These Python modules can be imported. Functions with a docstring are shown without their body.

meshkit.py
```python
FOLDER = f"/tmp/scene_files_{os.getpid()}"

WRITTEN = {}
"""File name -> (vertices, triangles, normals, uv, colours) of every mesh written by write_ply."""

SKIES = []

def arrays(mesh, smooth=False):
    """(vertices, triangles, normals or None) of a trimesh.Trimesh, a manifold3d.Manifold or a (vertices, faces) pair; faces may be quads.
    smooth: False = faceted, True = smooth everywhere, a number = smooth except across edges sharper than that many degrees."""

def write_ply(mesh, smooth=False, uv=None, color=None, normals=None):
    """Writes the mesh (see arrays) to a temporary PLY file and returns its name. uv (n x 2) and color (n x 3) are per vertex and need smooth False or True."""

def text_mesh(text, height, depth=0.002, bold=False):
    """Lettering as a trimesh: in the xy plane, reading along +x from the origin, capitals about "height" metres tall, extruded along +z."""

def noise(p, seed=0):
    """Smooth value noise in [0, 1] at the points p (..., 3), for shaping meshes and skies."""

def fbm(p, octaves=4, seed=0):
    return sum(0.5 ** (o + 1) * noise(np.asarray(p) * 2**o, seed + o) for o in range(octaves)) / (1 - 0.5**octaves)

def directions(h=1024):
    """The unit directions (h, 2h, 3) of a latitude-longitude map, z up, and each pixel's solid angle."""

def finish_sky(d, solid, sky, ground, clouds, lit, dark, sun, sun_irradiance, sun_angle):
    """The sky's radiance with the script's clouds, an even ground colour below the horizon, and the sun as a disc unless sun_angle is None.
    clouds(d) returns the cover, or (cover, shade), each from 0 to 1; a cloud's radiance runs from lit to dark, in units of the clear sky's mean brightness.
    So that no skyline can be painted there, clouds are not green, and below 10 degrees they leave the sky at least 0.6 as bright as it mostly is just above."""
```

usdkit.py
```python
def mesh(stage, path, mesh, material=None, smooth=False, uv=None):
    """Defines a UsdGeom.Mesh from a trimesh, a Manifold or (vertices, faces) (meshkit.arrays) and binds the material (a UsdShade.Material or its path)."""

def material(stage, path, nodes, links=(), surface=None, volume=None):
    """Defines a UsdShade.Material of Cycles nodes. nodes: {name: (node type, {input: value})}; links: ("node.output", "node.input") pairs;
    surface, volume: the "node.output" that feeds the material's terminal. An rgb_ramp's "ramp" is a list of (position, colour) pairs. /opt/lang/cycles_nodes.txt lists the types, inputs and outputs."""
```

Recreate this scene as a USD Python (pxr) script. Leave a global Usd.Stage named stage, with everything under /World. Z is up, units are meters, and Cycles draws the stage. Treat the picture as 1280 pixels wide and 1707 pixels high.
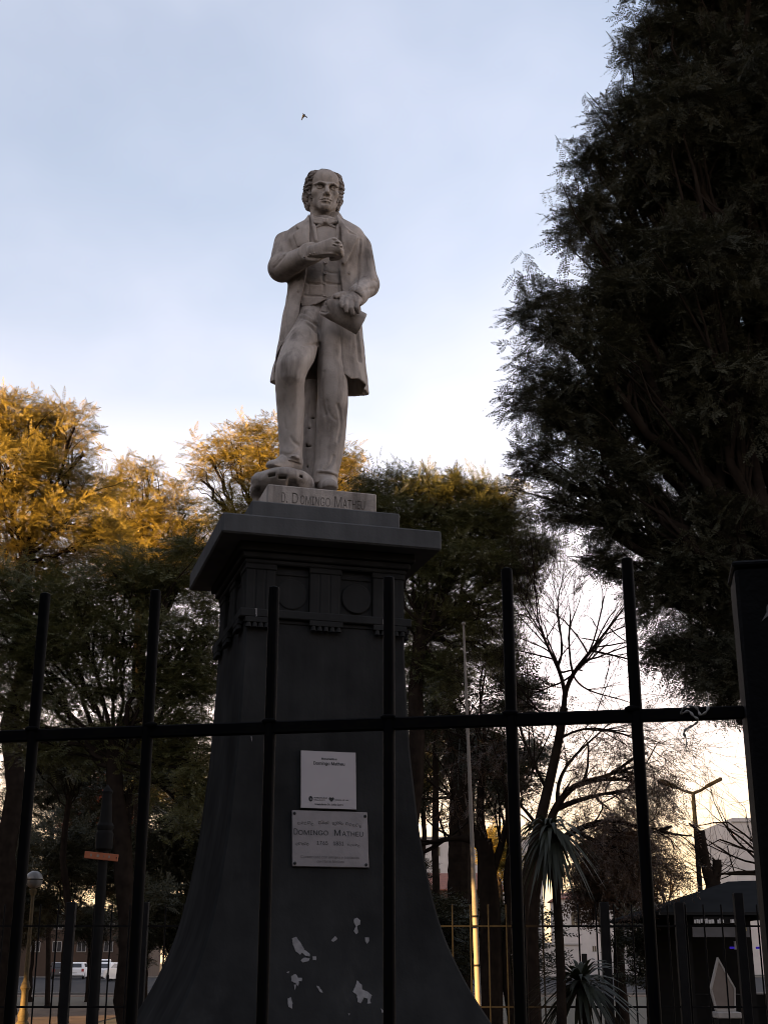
import math, random
import numpy as np, trimesh, usdkit, meshkit, manifold3d
from shapely.geometry import Polygon
from pxr import Usd, UsdGeom, UsdLux, UsdShade, Gf, Sdf, Vt

# ------------------------------------------------------------------ stage, camera, sky, sun, exposure
stage = Usd.Stage.CreateInMemory()
UsdGeom.Xform.Define(stage, '/World')
FPX, PITCH, EYE = 2209.2, math.radians(18.73), 1.6          # focal length in pixels of a 1280 px wide picture
cam = UsdGeom.Camera.Define(stage, '/World/camera')
cam.CreateFocalLengthAttr(50.0)
cam.CreateHorizontalApertureAttr(50.0 * 1280 / FPX)
cam.CreateHorizontalApertureOffsetAttr(0.0)
cam.CreateVerticalApertureOffsetAttr(0.0)
cam.CreateClippingRangeAttr(Gf.Vec2f(0.05, 5000))
cam.AddTranslateOp().Set(Gf.Vec3d(0, 0, EYE))
cam.AddRotateXOp().Set(90 + math.degrees(PITCH))
EXPOSURE = 3.05
cam.CreateExposureAttr(EXPOSURE)

SUN_EL, SUN_AZ = math.radians(5.0), math.atan2(-0.80, -0.60)   # low sun behind the camera, to its left
sun_dir = np.array([math.sin(SUN_AZ) * math.cos(SUN_EL), math.cos(SUN_AZ) * math.cos(SUN_EL), math.sin(SUN_EL)])
sun = UsdLux.DistantLight.Define(stage, '/World/sun')
sun.CreateIntensityAttr(1.25); sun.CreateAngleAttr(0.5); sun.CreateNormalizeAttr(True)
sun.CreateColorAttr(Gf.Vec3f(1.0, 0.57, 0.19))
zax = sun_dir; xax = np.cross([0, 0, 1.0], zax); xax /= np.linalg.norm(xax); yax = np.cross(zax, xax)
sun.AddTransformOp().Set(Gf.Matrix4d(*xax, 0, *yax, 0, *zax, 0, 0, 0, 0, 1))

sky_mat = usdkit.material(stage, '/World/Looks/sky', {
    'sky': ('sky_texture', {'sky_type': 'single_scattering', 'sun_disc': False, 'sun_elevation': SUN_EL, 'sun_rotation': SUN_AZ, 'aerosol_density': 1.2, 'ozone_density': 1.0}),
    'tc': ('texture_coordinate', {}),
    'sep': ('separate_xyz', {}),
    'hz': ('map_range', {'range_type': 'smoothstep', 'from_min': 0.56, 'from_max': 0.20, 'to_min': 0.0, 'to_max': 1.0, 'clamp': True}),
    'map': ('mapping', {'scale': (2.0, 0.9, 2.8), 'rotation': (0.25, 0.5, 0.6)}),
    'n1': ('noise_texture', {'scale': 1.5, 'detail': 5.0, 'roughness': 0.45, 'distortion': 0.1}),
    'cl': ('map_range', {'range_type': 'smoothstep', 'from_min': 0.32, 'from_max': 0.72, 'to_min': 0.30, 'to_max': 0.62, 'clamp': True}),
    'inv': ('math', {'math_type': 'subtract', 'value1': 1.0}),
    'keep': ('math', {'math_type': 'multiply_add', 'value2': 0.95, 'value3': 0.0}),
    'sum': ('math', {'math_type': 'maximum', 'use_clamp': True}),
    'warm': ('map_range', {'range_type': 'smoothstep', 'from_min': 0.23, 'from_max': 0.05, 'to_min': 0.0, 'to_max': 1.0, 'clamp': True}),
    'hc': ('mix_color', {'a': (2.5, 2.70, 3.15), 'b': (4.6, 4.3, 4.45), 'use_clamp': False}),
    'hc2': ('mix_color', {'b': (4.3, 3.35, 2.0), 'use_clamp': False}),
    'blue': ('mix_color', {'blend_type': 'multiply', 'fac': 1.0, 'b': (1.02, 1.08, 1.20), 'use_clamp': False}),
    'mix': ('mix_color', {'use_clamp': False}),
    'gain': ('mix_color', {'blend_type': 'multiply', 'fac': 1.0, 'b': (1.06, 0.975, 0.955), 'use_clamp': False}),
    'bg': ('background_shader', {'strength': 0.05}),
}, [('tc.generated', 'map.vector'), ('map.vector', 'n1.vector'), ('n1.fac', 'cl.value'), ('tc.generated', 'sep.vector'), ('sep.z', 'hz.value'), ('sep.z', 'warm.value'),
    ('hz.result', 'keep.value1'), ('cl.result', 'sum.value1'), ('keep.value', 'sum.value2'),
    ('hz.result', 'hc.fac'), ('hc.result', 'hc2.a'), ('warm.result', 'hc2.fac'), ('sky.color', 'blue.a'), ('blue.result', 'mix.a'), ('hc2.result', 'mix.b'), ('sum.value', 'mix.fac'),
    ('mix.result', 'gain.a'), ('gain.result', 'bg.color')], surface='bg.background')
dome = UsdLux.DomeLight.Define(stage, '/World/sky')
dome.CreateIntensityAttr(1.0)
UsdShade.MaterialBindingAPI.Apply(dome.GetPrim()).Bind(sky_mat)
dome.GetPrim().SetCustomDataByKey('kind', 'structure')

# ------------------------------------------------------------------ helpers
CP, SP = math.cos(PITCH), math.sin(PITCH)

def at(px, py, Y):
    """The place in the world that a pixel of the 1280 x 1707 photograph shows at the horizontal distance Y."""
    u, v = (px - 640) / FPX, (853.5 - py) / FPX
    d = np.array([u, CP - v * SP, SP + v * CP])
    return np.array([0, 0, EYE]) + d * (Y / d[1])

def project(p):
    p = np.asarray(p, float); z = p[..., 2] - EYE
    fw = p[..., 1] * CP + z * SP
    return 640 + FPX * p[..., 0] / fw, 853.5 - FPX * (z * CP - p[..., 1] * SP) / fw

used = {}
def path_for(parent, name):
    base = (parent or '/World') + '/' + name
    n = used.get(base, -1) + 1
    used[base] = n
    return base if n == 0 else f'{base}_{n:03d}'

def tag(prim, label=None, category=None, group=None, kind=None):
    for k, v in (('label', label), ('category', category), ('group', group), ('kind', kind)):
        if v: prim.SetCustomDataByKey(k, v)
    return prim

def thing(name, label, category, loc=(0, 0, 0), rotz=0.0, group=None, kind=None):
    x = UsdGeom.Xform.Define(stage, path_for(None, name))
    x.AddTranslateOp().Set(Gf.Vec3d(*map(float, loc)))
    if rotz: x.AddRotateZOp().Set(math.degrees(rotz))
    return tag(x.GetPrim(), label, category, group, kind)

def part(parent, name, mesh, mat, smooth=False, label=None, kind=None, loc=None):
    """One mesh under parent (a prim) or at top level (None). loc: the parent's origin, when the mesh is given in world coordinates."""
    if loc is not None:
        v, f, _ = meshkit.arrays(mesh)
        mesh = (v - np.asarray(loc), f)
    p = usdkit.mesh(stage, path_for(str(parent.GetPath()) if parent is not None else None, name), mesh, mat, smooth).GetPrim()
    return tag(p, label, kind=kind)

def copy_of(proto, name, label, category, loc, rotz=0.0, scale=1.0, group=None):
    x = UsdGeom.Xform.Define(stage, path_for(None, name))
    x.AddTranslateOp().Set(Gf.Vec3d(*map(float, loc))); x.AddRotateZOp().Set(math.degrees(rotz)); x.AddScaleOp().Set(Gf.Vec3f(scale, scale, scale))
    x.GetPrim().GetReferences().AddInternalReference(proto.GetPath()); x.GetPrim().SetInstanceable(True)
    return tag(x.GetPrim(), label, category, group)

def cat(ms):
    """Joins (vertices, faces) pairs or trimeshes into one pair."""
    vs, fs, n = [], [], 0
    for m in ms:
        v, f, _ = meshkit.arrays(m)
        vs.append(v); fs.append(f + n); n += len(v)
    return np.vstack(vs), np.vstack(fs)

def box(x0, x1, y0, y1, z0, z1, bevel=0.0):
    if bevel <= 0:
        m = trimesh.creation.box([x1 - x0, y1 - y0, z1 - z0]); m.apply_translation([(x0 + x1) / 2, (y0 + y1) / 2, (z0 + z1) / 2])
        return np.array(m.vertices), np.array(m.faces)
    b = bevel; pts = []
    for i in range(3):
        o = [(x0 + b, x1 - b), (y0 + b, y1 - b), (z0 + b, z1 - b)]; o[i] = ((x0, x1), (y0, y1), (z0, z1))[i]
        pts += [(x, y, z) for x in o[0] for y in o[1] for z in o[2]]
    return meshkit.arrays(manifold3d.Manifold.hull_points(np.array(pts, float)))[:2]

def moved(m, loc=(0, 0, 0), rotz=0.0, rotx=0.0, roty=0.0, scale=1.0):
    v, f, _ = meshkit.arrays(m)
    v = v * scale
    for a, (i, j) in ((rotx, (1, 2)), (roty, (2, 0)), (rotz, (0, 1))):
        if a:
            c, s = math.cos(a), math.sin(a); vi, vj = v[:, i].copy(), v[:, j].copy()
            v[:, i], v[:, j] = c * vi - s * vj, s * vi + c * vj
    return v + np.asarray(loc, float), f

def tube(points, radii, sides=6, cap=True):
    p = np.asarray(points, float); n = len(p)
    r = np.broadcast_to(np.asarray(radii, float), (n,))
    t = np.gradient(p, axis=0); t /= np.linalg.norm(t, axis=1, keepdims=True) + 1e-12
    ref = np.array([0, 0, 1.0]) if abs(t[:, 2]).mean() < 0.8 else np.array([1.0, 0, 0])
    a = np.cross(t, ref); a /= np.linalg.norm(a, axis=1, keepdims=True) + 1e-12
    b = np.cross(t, a); ang = np.arange(sides) * 2 * np.pi / sides
    v = (p[:, None] + r[:, None, None] * (np.cos(ang)[None, :, None] * a[:, None] + np.sin(ang)[None, :, None] * b[:, None])).reshape(-1, 3)
    i, j = np.meshgrid(np.arange(n - 1), np.arange(sides), indexing='ij')
    q = np.stack([i * sides + j, i * sides + (j + 1) % sides, (i + 1) * sides + (j + 1) % sides, (i + 1) * sides + j], -1).reshape(-1, 4)
    f = np.vstack([q[:, [0, 1, 2]], q[:, [0, 2, 3]]])
    if cap:
        v = np.vstack([v, p[:1], p[-1:]]); m = n * sides
        k = np.arange(sides); k2 = (k + 1) % sides
        f = np.vstack([f, np.stack([np.full(sides, m), k2, k], 1), np.stack([np.full(sides, m + 1), (n - 1) * sides + k, (n - 1) * sides + k2], 1)])
    return v, f

def lathe(profile, sides=16):
    """profile: (r, z) pairs from bottom to top."""
    m = trimesh.creation.revolve(np.array(profile, float), sections=sides)
    return np.array(m.vertices), np.array(m.faces)

def extrude(poly, depth):
    m = trimesh.creation.extrude_polygon(poly if isinstance(poly, Polygon) else Polygon(poly), depth, engine='earcut')
    return np.array(m.vertices), np.array(m.faces)

def spline(pts, n):
    from scipy.interpolate import CubicSpline
    p = np.asarray(pts, float)
    if len(p) == 2: return p[0] + (p[1] - p[0]) * np.linspace(0, 1, n)[:, None]
    d = np.r_[0, np.cumsum(np.linalg.norm(np.diff(p, axis=0), axis=1))]
    return CubicSpline(d, p)(np.linspace(0, d[-1], n))

# ------------------------------------------------------------------ materials
def plain(name, color, rough=0.6, var=0.25, scale=6.0, bump=0.0, bump_scale=60.0, spec=0.3, metal=0.0, second=None, detail=6.0):
    """A principled material whose colour wanders between color and second (or a darker tone) with noise in object space."""
    c = np.array(color, float); s = np.array(second, float) if second is not None else c * (1 - var)
    nodes = {'tc': ('texture_coordinate', {}), 'n': ('noise_texture', {'scale': scale, 'detail': detail, 'roughness': 0.62}),
             'r': ('rgb_ramp', {'ramp': [(0.32, tuple(s)), (0.68, tuple(c))]}),
             'p': ('principled_bsdf', {'roughness': rough, 'specular_ior_level': spec, 'metallic': metal})}
    links = [('tc.object', 'n.vector'), ('n.fac', 'r.fac'), ('r.color', 'p.base_color')]
    if bump:
        nodes['bn'] = ('noise_texture', {'scale': bump_scale, 'detail': 5.0, 'roughness': 0.6}); nodes['b'] = ('bump', {'strength': bump, 'distance': 0.01})
        links += [('tc.object', 'bn.vector'), ('bn.fac', 'b.height'), ('b.normal', 'p.normal')]
    return usdkit.material(stage, f'/World/Looks/{name}', nodes, links, surface='p.BSDF')

def leafy(name, c0, c1, translucent=0.35, scale=0.6, rough=0.5):
    """Leaves: colour varies from clump to clump and from leaf to leaf; some light passes through."""
    return usdkit.material(stage, f'/World/Looks/{name}', {
        'g': ('geometry', {}), 'n': ('noise_texture', {'scale': scale, 'detail': 4.0, 'roughness': 0.7}), 'w': ('white_noise_texture', {'dimensions': '1D'}) if False else ('noise_texture', {'scale': scale * 9, 'detail': 2.0}),
        'm': ('math', {'math_type': 'multiply_add', 'value2': 0.5}), 'h': ('math', {'math_type': 'multiply', 'value2': 0.5}),
        'r': ('rgb_ramp', {'ramp': [(0.33, tuple(c0)), (0.67, tuple(c1))]}),
        'p': ('principled_bsdf', {'roughness': rough, 'specular_ior_level': 0.3}), 't': ('translucent_bsdf', {}), 'x': ('mix_closure', {'fac': translucent}),
    }, [('g.position', 'n.vector'), ('g.position', 'w.vector'), ('w.fac', 'h.value1'), ('n.fac', 'm.value1'), ('h.value', 'm.value3'), ('m.value', 'r.fac'),
        ('r.color', 'p.base_color'), ('r.color', 't.color'), ('p.BSDF', 'x.closure1'), ('t.BSDF', 'x.closure2')], surface='x.closure')

stone = usdkit.material(stage, '/World/Looks/stone', {
    'g': ('geometry', {}), 'n1': ('noise_texture', {'scale': 5.0, 'detail': 8.0, 'roughness': 0.65}),
    'mp': ('mapping', {'scale': (14.0, 14.0, 1.6)}), 'n2': ('noise_texture', {'scale': 1.0, 'detail': 5.0, 'roughness': 0.6}),
    'r1': ('rgb_ramp', {'ramp': [(0.28, (0.165, 0.142, 0.125)), (0.5, (0.31, 0.272, 0.242)), (0.75, (0.365, 0.326, 0.292))]}),
    'r2': ('rgb_ramp', {'ramp': [(0.28, (0.42, 0.41, 0.41)), (0.52, (1.0, 1.0, 1.0))]}),
    'mx': ('mix_color', {'blend_type': 'multiply', 'fac': 0.95}),
    'n3': ('noise_texture', {'scale': 90.0, 'detail': 6.0, 'roughness': 0.7}), 'b': ('bump', {'strength': 0.35, 'distance': 0.008}),
    'p': ('principled_bsdf', {'roughness': 0.85, 'specular_ior_level': 0.2})},
    [('g.position', 'n1.vector'), ('g.position', 'mp.vector'), ('mp.vector', 'n2.vector'), ('n1.fac', 'r1.fac'), ('n2.fac', 'r2.fac'), ('r1.color', 'mx.a'), ('r2.color', 'mx.b'),
     ('mx.result', 'p.base_color'), ('g.position', 'n3.vector'), ('n3.fac', 'b.height'), ('b.normal', 'p.normal')], surface='p.BSDF')

stone_dark = usdkit.material(stage, '/World/Looks/grimy_shaded_stone', {  # darker stone for the hair: grime, with shade put into the colour too
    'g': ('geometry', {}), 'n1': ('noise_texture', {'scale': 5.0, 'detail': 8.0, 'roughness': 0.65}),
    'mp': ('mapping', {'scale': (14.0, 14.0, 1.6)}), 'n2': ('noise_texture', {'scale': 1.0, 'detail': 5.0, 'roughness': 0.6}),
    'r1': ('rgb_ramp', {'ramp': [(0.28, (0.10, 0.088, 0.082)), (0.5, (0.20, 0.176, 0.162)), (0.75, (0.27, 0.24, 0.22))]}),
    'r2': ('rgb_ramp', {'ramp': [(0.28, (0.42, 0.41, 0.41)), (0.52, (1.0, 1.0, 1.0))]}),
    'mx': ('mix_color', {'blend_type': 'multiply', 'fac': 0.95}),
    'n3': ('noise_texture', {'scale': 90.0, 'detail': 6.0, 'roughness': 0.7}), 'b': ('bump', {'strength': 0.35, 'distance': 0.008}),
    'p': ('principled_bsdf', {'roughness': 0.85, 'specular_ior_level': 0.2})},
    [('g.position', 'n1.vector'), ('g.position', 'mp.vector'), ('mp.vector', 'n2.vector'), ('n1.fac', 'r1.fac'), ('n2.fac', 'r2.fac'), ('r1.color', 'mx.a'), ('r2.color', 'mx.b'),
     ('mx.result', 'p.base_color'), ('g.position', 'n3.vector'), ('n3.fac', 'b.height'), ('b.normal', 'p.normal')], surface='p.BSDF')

# ------------------------------------------------------------------ carving: signed distance shapes, meshed with surface nets
def smin(a, b, k):
    if k <= 0: return np.minimum(a, b)
    h = np.maximum(k - np.abs(a - b), 0) / k
    return np.minimum(a, b) - h * h * k * 0.25

def sd_cone(p, a, b, ra, rb):
    """Round cone from a to b."""
    a, b = np.asarray(a, float), np.asarray(b, float)
    ba = b - a; l2 = ba @ ba; pa = p - a
    t = np.clip((pa @ ba) / max(l2, 1e-12), 0, 1)
    return np.linalg.norm(pa - t[..., None] * ba, axis=-1) - (ra + (rb - ra) * t)

def sd_ell(p, c, r, R=None):
    q = p - np.asarray(c, float)
    if R is not None: q = q @ R
    r = np.asarray(r, float)
    k0 = np.linalg.norm(q / r, axis=-1); k1 = np.linalg.norm(q / (r * r), axis=-1)
    return k0 * (k0 - 1) / np.maximum(k1, 1e-9)

def sd_box(p, c, h, R=None, r=0.0):
    q = p - np.asarray(c, float)
    if R is not None: q = q @ R
    q = np.abs(q) - (np.asarray(h, float) - r)
    return np.linalg.norm(np.maximum(q, 0), axis=-1) + np.minimum(q.max(-1), 0) - r

def sd_poly2(x, y, poly):
    """Signed distance to a closed polygon."""
    P = np.asarray(poly, float); d = np.full(x.shape, 1e18); s = np.ones(x.shape)
    n = len(P)
    for i in range(n):
        a, b = P[i], P[i - 1]
        ex, ey = b[0] - a[0], b[1] - a[1]; wx, wy = x - a[0], y - a[1]
        t = np.clip((wx * ex + wy * ey) / (ex * ex + ey * ey + 1e-12), 0, 1)
        d = np.minimum(d, (wx - ex * t) ** 2 + (wy - ey * t) ** 2)
        c1, c2, c3 = y >= a[1], y < b[1], ex * wy > ey * wx
        flip = (c1 & c2 & c3) | (~c1 & ~c2 & ~c3)
        s = np.where(flip, -s, s)
    return s * np.sqrt(d)

class Tube:
    """An upright body of oval sections. rows: (py, left px, right px, depth, half depth[, exponent])."""
    def __init__(self, rows, Y0):
        z, x, w, y, h, e = [], [], [], [], [], []
        for r in rows:
            py, l, rr, d, ry = r[:5]
            a, b = at(l, py, Y0 + d), at(rr, py, Y0 + d)
            z.append((a[2] + b[2]) / 2); x.append((a[0] + b[0]) / 2); w.append((b[0] - a[0]) / 2); y.append(Y0 + d); h.append(ry); e.append(r[5] if len(r) > 5 else 2.0)
        o = np.argsort(z)
        self.z = np.array(z)[o]
        from scipy.interpolate import PchipInterpolator
        self.f = [PchipInterpolator(self.z, np.array(q)[o]) for q in (x, w, y, h, e)]
    def __call__(self, p, off=0.0):
        zz = np.clip(p[..., 2], self.z[0], self.z[-1])
        x, w, y, h, e = (g(zz) for g in self.f)
        w, h = w + off, h + off
        u, v = np.abs(p[..., 0] - x) / w, np.abs(p[..., 1] - y) / h
        k = (u ** e + v ** e) ** (1 / e)
        d = (k - 1) * np.minimum(w, h)
        return np.maximum(d, np.maximum(p[..., 2] - self.z[-1], self.z[0] - p[..., 2]))

def prism(p, poly, mpp=0.0038):
    """Distance (about) to a column standing on a polygon given in pixels of the photograph."""
    px, py = project(p)
    return sd_poly2(px, py, poly) * mpp

def surface_nets(F, lo, h):
    """F: values on a grid whose origin is lo and spacing h. Returns vertices and triangles of F = 0."""
    S = F < 0
    nx, ny, nz = F.shape
    c = [S[i:nx - 1 + i, j:ny - 1 + j, k:nz - 1 + k] for i in (0, 1) for j in (0, 1) for k in (0, 1)]
    n_in = sum(x.astype(np.int8) for x in c)
    cells = np.argwhere((n_in > 0) & (n_in < 8))
    idx = -np.ones((nx - 1, ny - 1, nz - 1), np.int64)
    idx[tuple(cells.T)] = np.arange(len(cells))
    acc, cnt = np.zeros((len(cells), 3)), np.zeros(len(cells))
    corners = np.array([(i, j, k) for i in (0, 1) for j in (0, 1) for k in (0, 1)])
    V = np.stack([F[tuple((cells + q).T)] for q in corners], 1)
    for a in range(8):
        for b in range(a + 1, 8):
            if np.abs(corners[a] - corners[b]).sum() != 1: continue
            m = (V[:, a] < 0) != (V[:, b] < 0)
            t = V[m, a] / (V[m, a] - V[m, b])
            acc[m] += corners[a] + (corners[b] - corners[a]) * t[:, None]; cnt[m] += 1
    v = lo + (cells + acc / cnt[:, None]) * h
    faces = []
    for ax in range(3):
        o1, o2 = [(1, 2), (2, 0), (0, 1)][ax]
        A = S[tuple(slice(0, -1) if i == ax else slice(None) for i in range(3))]
        B = S[tuple(slice(1, None) if i == ax else slice(None) for i in range(3))]
        e = np.argwhere(A != B)
        e = e[(e[:, o1] > 0) & (e[:, o2] > 0) & (e[:, o1] < F.shape[o1] - 1) & (e[:, o2] < F.shape[o2] - 1)]
        u, w = np.eye(3, dtype=int)[o1], np.eye(3, dtype=int)[o2]
        q = [idx[tuple((e - du * u - dw * w).T)] for du, dw in ((1, 1), (0, 1), (0, 0), (1, 0))]
        q = np.stack(q, 1); flip = ~S[tuple(e.T)]
        q[flip] = q[flip][:, ::-1]
        faces += [q[:, [0, 1, 2]], q[:, [0, 2, 3]]]
    return v, np.vstack(faces)

def carve(f, lo, hi, h, smooth=1):
    """Meshes f = 0 in the box lo..hi; only the blocks near the surface are evaluated finely."""
    lo, hi = np.asarray(lo, float), np.asarray(hi, float)
    B = 4
    nc = np.ceil((hi - lo) / (h * B)).astype(int) + 1
    def grid(n, s): return np.stack(np.meshgrid(*[lo[i] + np.arange(n[i]) * s for i in range(3)], indexing='ij'), -1)
    C = f(grid(nc, h * B)).astype(np.float32)
    n = (nc - 1) * B + 1
    F = np.repeat(np.repeat(np.repeat(C[:-1, :-1, :-1], B, 0), B, 1), B, 2)
    F = np.pad(F, ((0, 1), (0, 1), (0, 1)), mode='edge')
    A = np.abs(C); near = np.full(nc - 1, 9.0, np.float32)
    for q in np.ndindex(2, 2, 2): near = np.minimum(near, A[tuple(slice(q[i], nc[i] - 1 + q[i]) for i in range(3))])
    blocks = np.argwhere(near < h * B * 2.1)
    off = np.stack(np.meshgrid(*[np.arange(B + 1)] * 3, indexing='ij'), -1).reshape(-1, 3)
    for i in range(0, len(blocks), 4000):
        ix = (blocks[i:i + 4000, None] * B + off[None]).reshape(-1, 3)
        F[tuple(ix.T)] = f(lo + ix * h)
    F[[0, -1]] = np.maximum(F[[0, -1]], h); F[:, [0, -1]] = np.maximum(F[:, [0, -1]], h); F[:, :, [0, -1]] = np.maximum(F[:, :, [0, -1]], h)
    v, fa = surface_nets(F, lo, h)
    return relax(v, fa) if smooth else (v, fa)

def relax(v, f, passes=((.45,), (-.38,), (.25,))):
    """A little smoothing that keeps the volume."""
    from scipy.sparse import coo_matrix
    e = np.vstack([f[:, [0, 1]], f[:, [1, 2]], f[:, [2, 0]]])
    A = coo_matrix((np.ones(len(e) * 2), (np.r_[e[:, 0], e[:, 1]], np.r_[e[:, 1], e[:, 0]])), (len(v), len(v))).tocsr()
    deg = np.maximum(np.asarray(A.sum(1)).ravel(), 1)[:, None]
    for (w,) in passes: v = v + w * (A @ v / deg - v)
    return v, f

def hit(f, px, py, Y0=6.6, n=90, k=0.6):
    """Where the view rays through the pixels meet the shape f."""
    px, py = np.atleast_1d(np.asarray(px, float)), np.atleast_1d(np.asarray(py, float))
    o = np.stack([at(a, b, Y0) for a, b in zip(px, py)]); d = o - [0, 0, EYE]; d /= np.linalg.norm(d, axis=1, keepdims=True)
    t = np.zeros(len(o))
    for _ in range(n):
        t += np.clip(f(o + d * t[:, None]) * k, -0.02, 0.05)
    return o + d * t[:, None]

def strokes(f, lines, lift=0.0, step=1.5):
    """Polylines of pixels laid onto the surface of f: [(a, b) segments] of 3-D points."""
    out = []
    for pts, ra, rb in lines:
        p = spline(pts, max(2, int(np.linalg.norm(np.diff(np.array(pts, float), axis=0), axis=1).sum() / step)))
        q = hit(f, p[:, 0], p[:, 1])
        r = np.linspace(ra, rb, len(q)) if not callable(ra) else ra(np.linspace(0, 1, len(q)))
        out.append((q, r))
    return out

def apply_strokes(p, d, ss, sign, k):
    """sign +1: a ridge is laid on; -1: a groove is cut."""
    for q, r in ss:
        lo, hi = q.min(0) - 0.04, q.max(0) + 0.04
        m = ((p >= lo) & (p <= hi)).all(-1)
        if not m.any(): continue
        pm = p[m]; e = np.full(len(pm), 1e3)
        for i in range(len(q) - 1):
            e = np.minimum(e, sd_cone(pm, q[i], q[i + 1], r[i], r[i + 1]))
        d[m] = smin(d[m], e, k) if sign > 0 else -smin(-d[m], e, k)
    return d

# ------------------------------------------------------------------ the statue
YS = 7.2                                                     # horizontal distance of the monument's axis
MX, MYAW = -0.4232, 0.278                                    # its place to the side and how far it is turned
def S(px, py, d): return at(px, py, YS + d)
def zs(py, d=0.0, px=540): return S(px, py, d)[2]

def fold_noise(p, f, seed): return meshkit.fbm(p * np.asarray(f, float), 3, seed) - 0.5

coat_tube = Tube([(362, 517, 566, .055, .085), (370, 508, 576, .05, .10), (379, 494, 592, .045, .125), (390, 477, 607, .03, .145), (405, 470, 611, .02, .165), (425, 474, 610, .01, .172), (450, 480, 604, .02, .162),
                  (475, 479, 601, .03, .15), (495, 477, 600, .04, .155), (530, 470, 604, .06, .178), (570, 462, 608, .07, .20), (610, 454, 611, .08, .222), (640, 449.5, 614, .09, .235), (690, 446, 618, .1, .25)], YS)
vest_tube = Tube([(352, 521, 565, .03, .075), (372, 508, 577, .025, .10), (385, 500, 590, .02, .118), (405, 490, 596, .015, .138), (430, 486, 596, .01, .146), (455, 488, 592, .02, .137), (480, 488, 590, .03, .128), (500, 486, 592, .03, .124), (530, 486, 592, .03, .118)], YS)
shirt_tube = lambda p: vest_tube(p, -0.014)
opening = [(513, 352), (514, 380), (516, 404), (513, 440), (511, 458), (507, 476), (504, 489), (502, 496), (500, 508), (499, 521), (495, 537), (487, 554), (477, 567), (468, 579), (462, 593), (459, 612), (456, 640), (440, 690),
           (640, 700), (640, 645), (616, 653), (611, 654), (605, 650), (607, 645), (610, 642), (605, 637), (596, 631.5), (585, 631), (574, 624), (569, 613), (566.5, 591), (566, 568), (563, 552), (566, 520), (570, 485), (568, 470), (566.5, 461), (565, 447), (568, 430), (571, 407), (569, 383), (563, 360), (562, 352)]
lapel_l = [(515, 356), (507, 367), (493, 373.5), (494.5, 379), (500, 380), (489, 390), (496, 412), (516, 406), (516, 380)]
lapel_r = [(561, 355), (568, 364), (576, 376), (584, 384), (594.5, 389.5), (597.5, 397), (593, 404), (586, 421), (578, 436), (573.5, 440.5), (569, 438), (570.5, 407), (568.5, 383), (561, 362)]
z_skirt = zs(508)
hem_pts = [S(449, 634, .05), S(617, 655, .06), S(520, 654, .27)]
hem_n = np.cross(hem_pts[1] - hem_pts[0], hem_pts[2] - hem_pts[0]); hem_n /= np.linalg.norm(hem_n); hem_n *= np.sign(hem_n[2])
arm_r = [(S(476, 405, .03), S(469, 447, -.05), .070, .079), (S(469, 447, -.05), S(523, 419, -.275), .077, .056)]
arm_l = [(S(602, 411, .03), S(612, 474, .015), .066, .071), (S(612, 474, .015), S(594, 494, -.195), .070, .053)]

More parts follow.
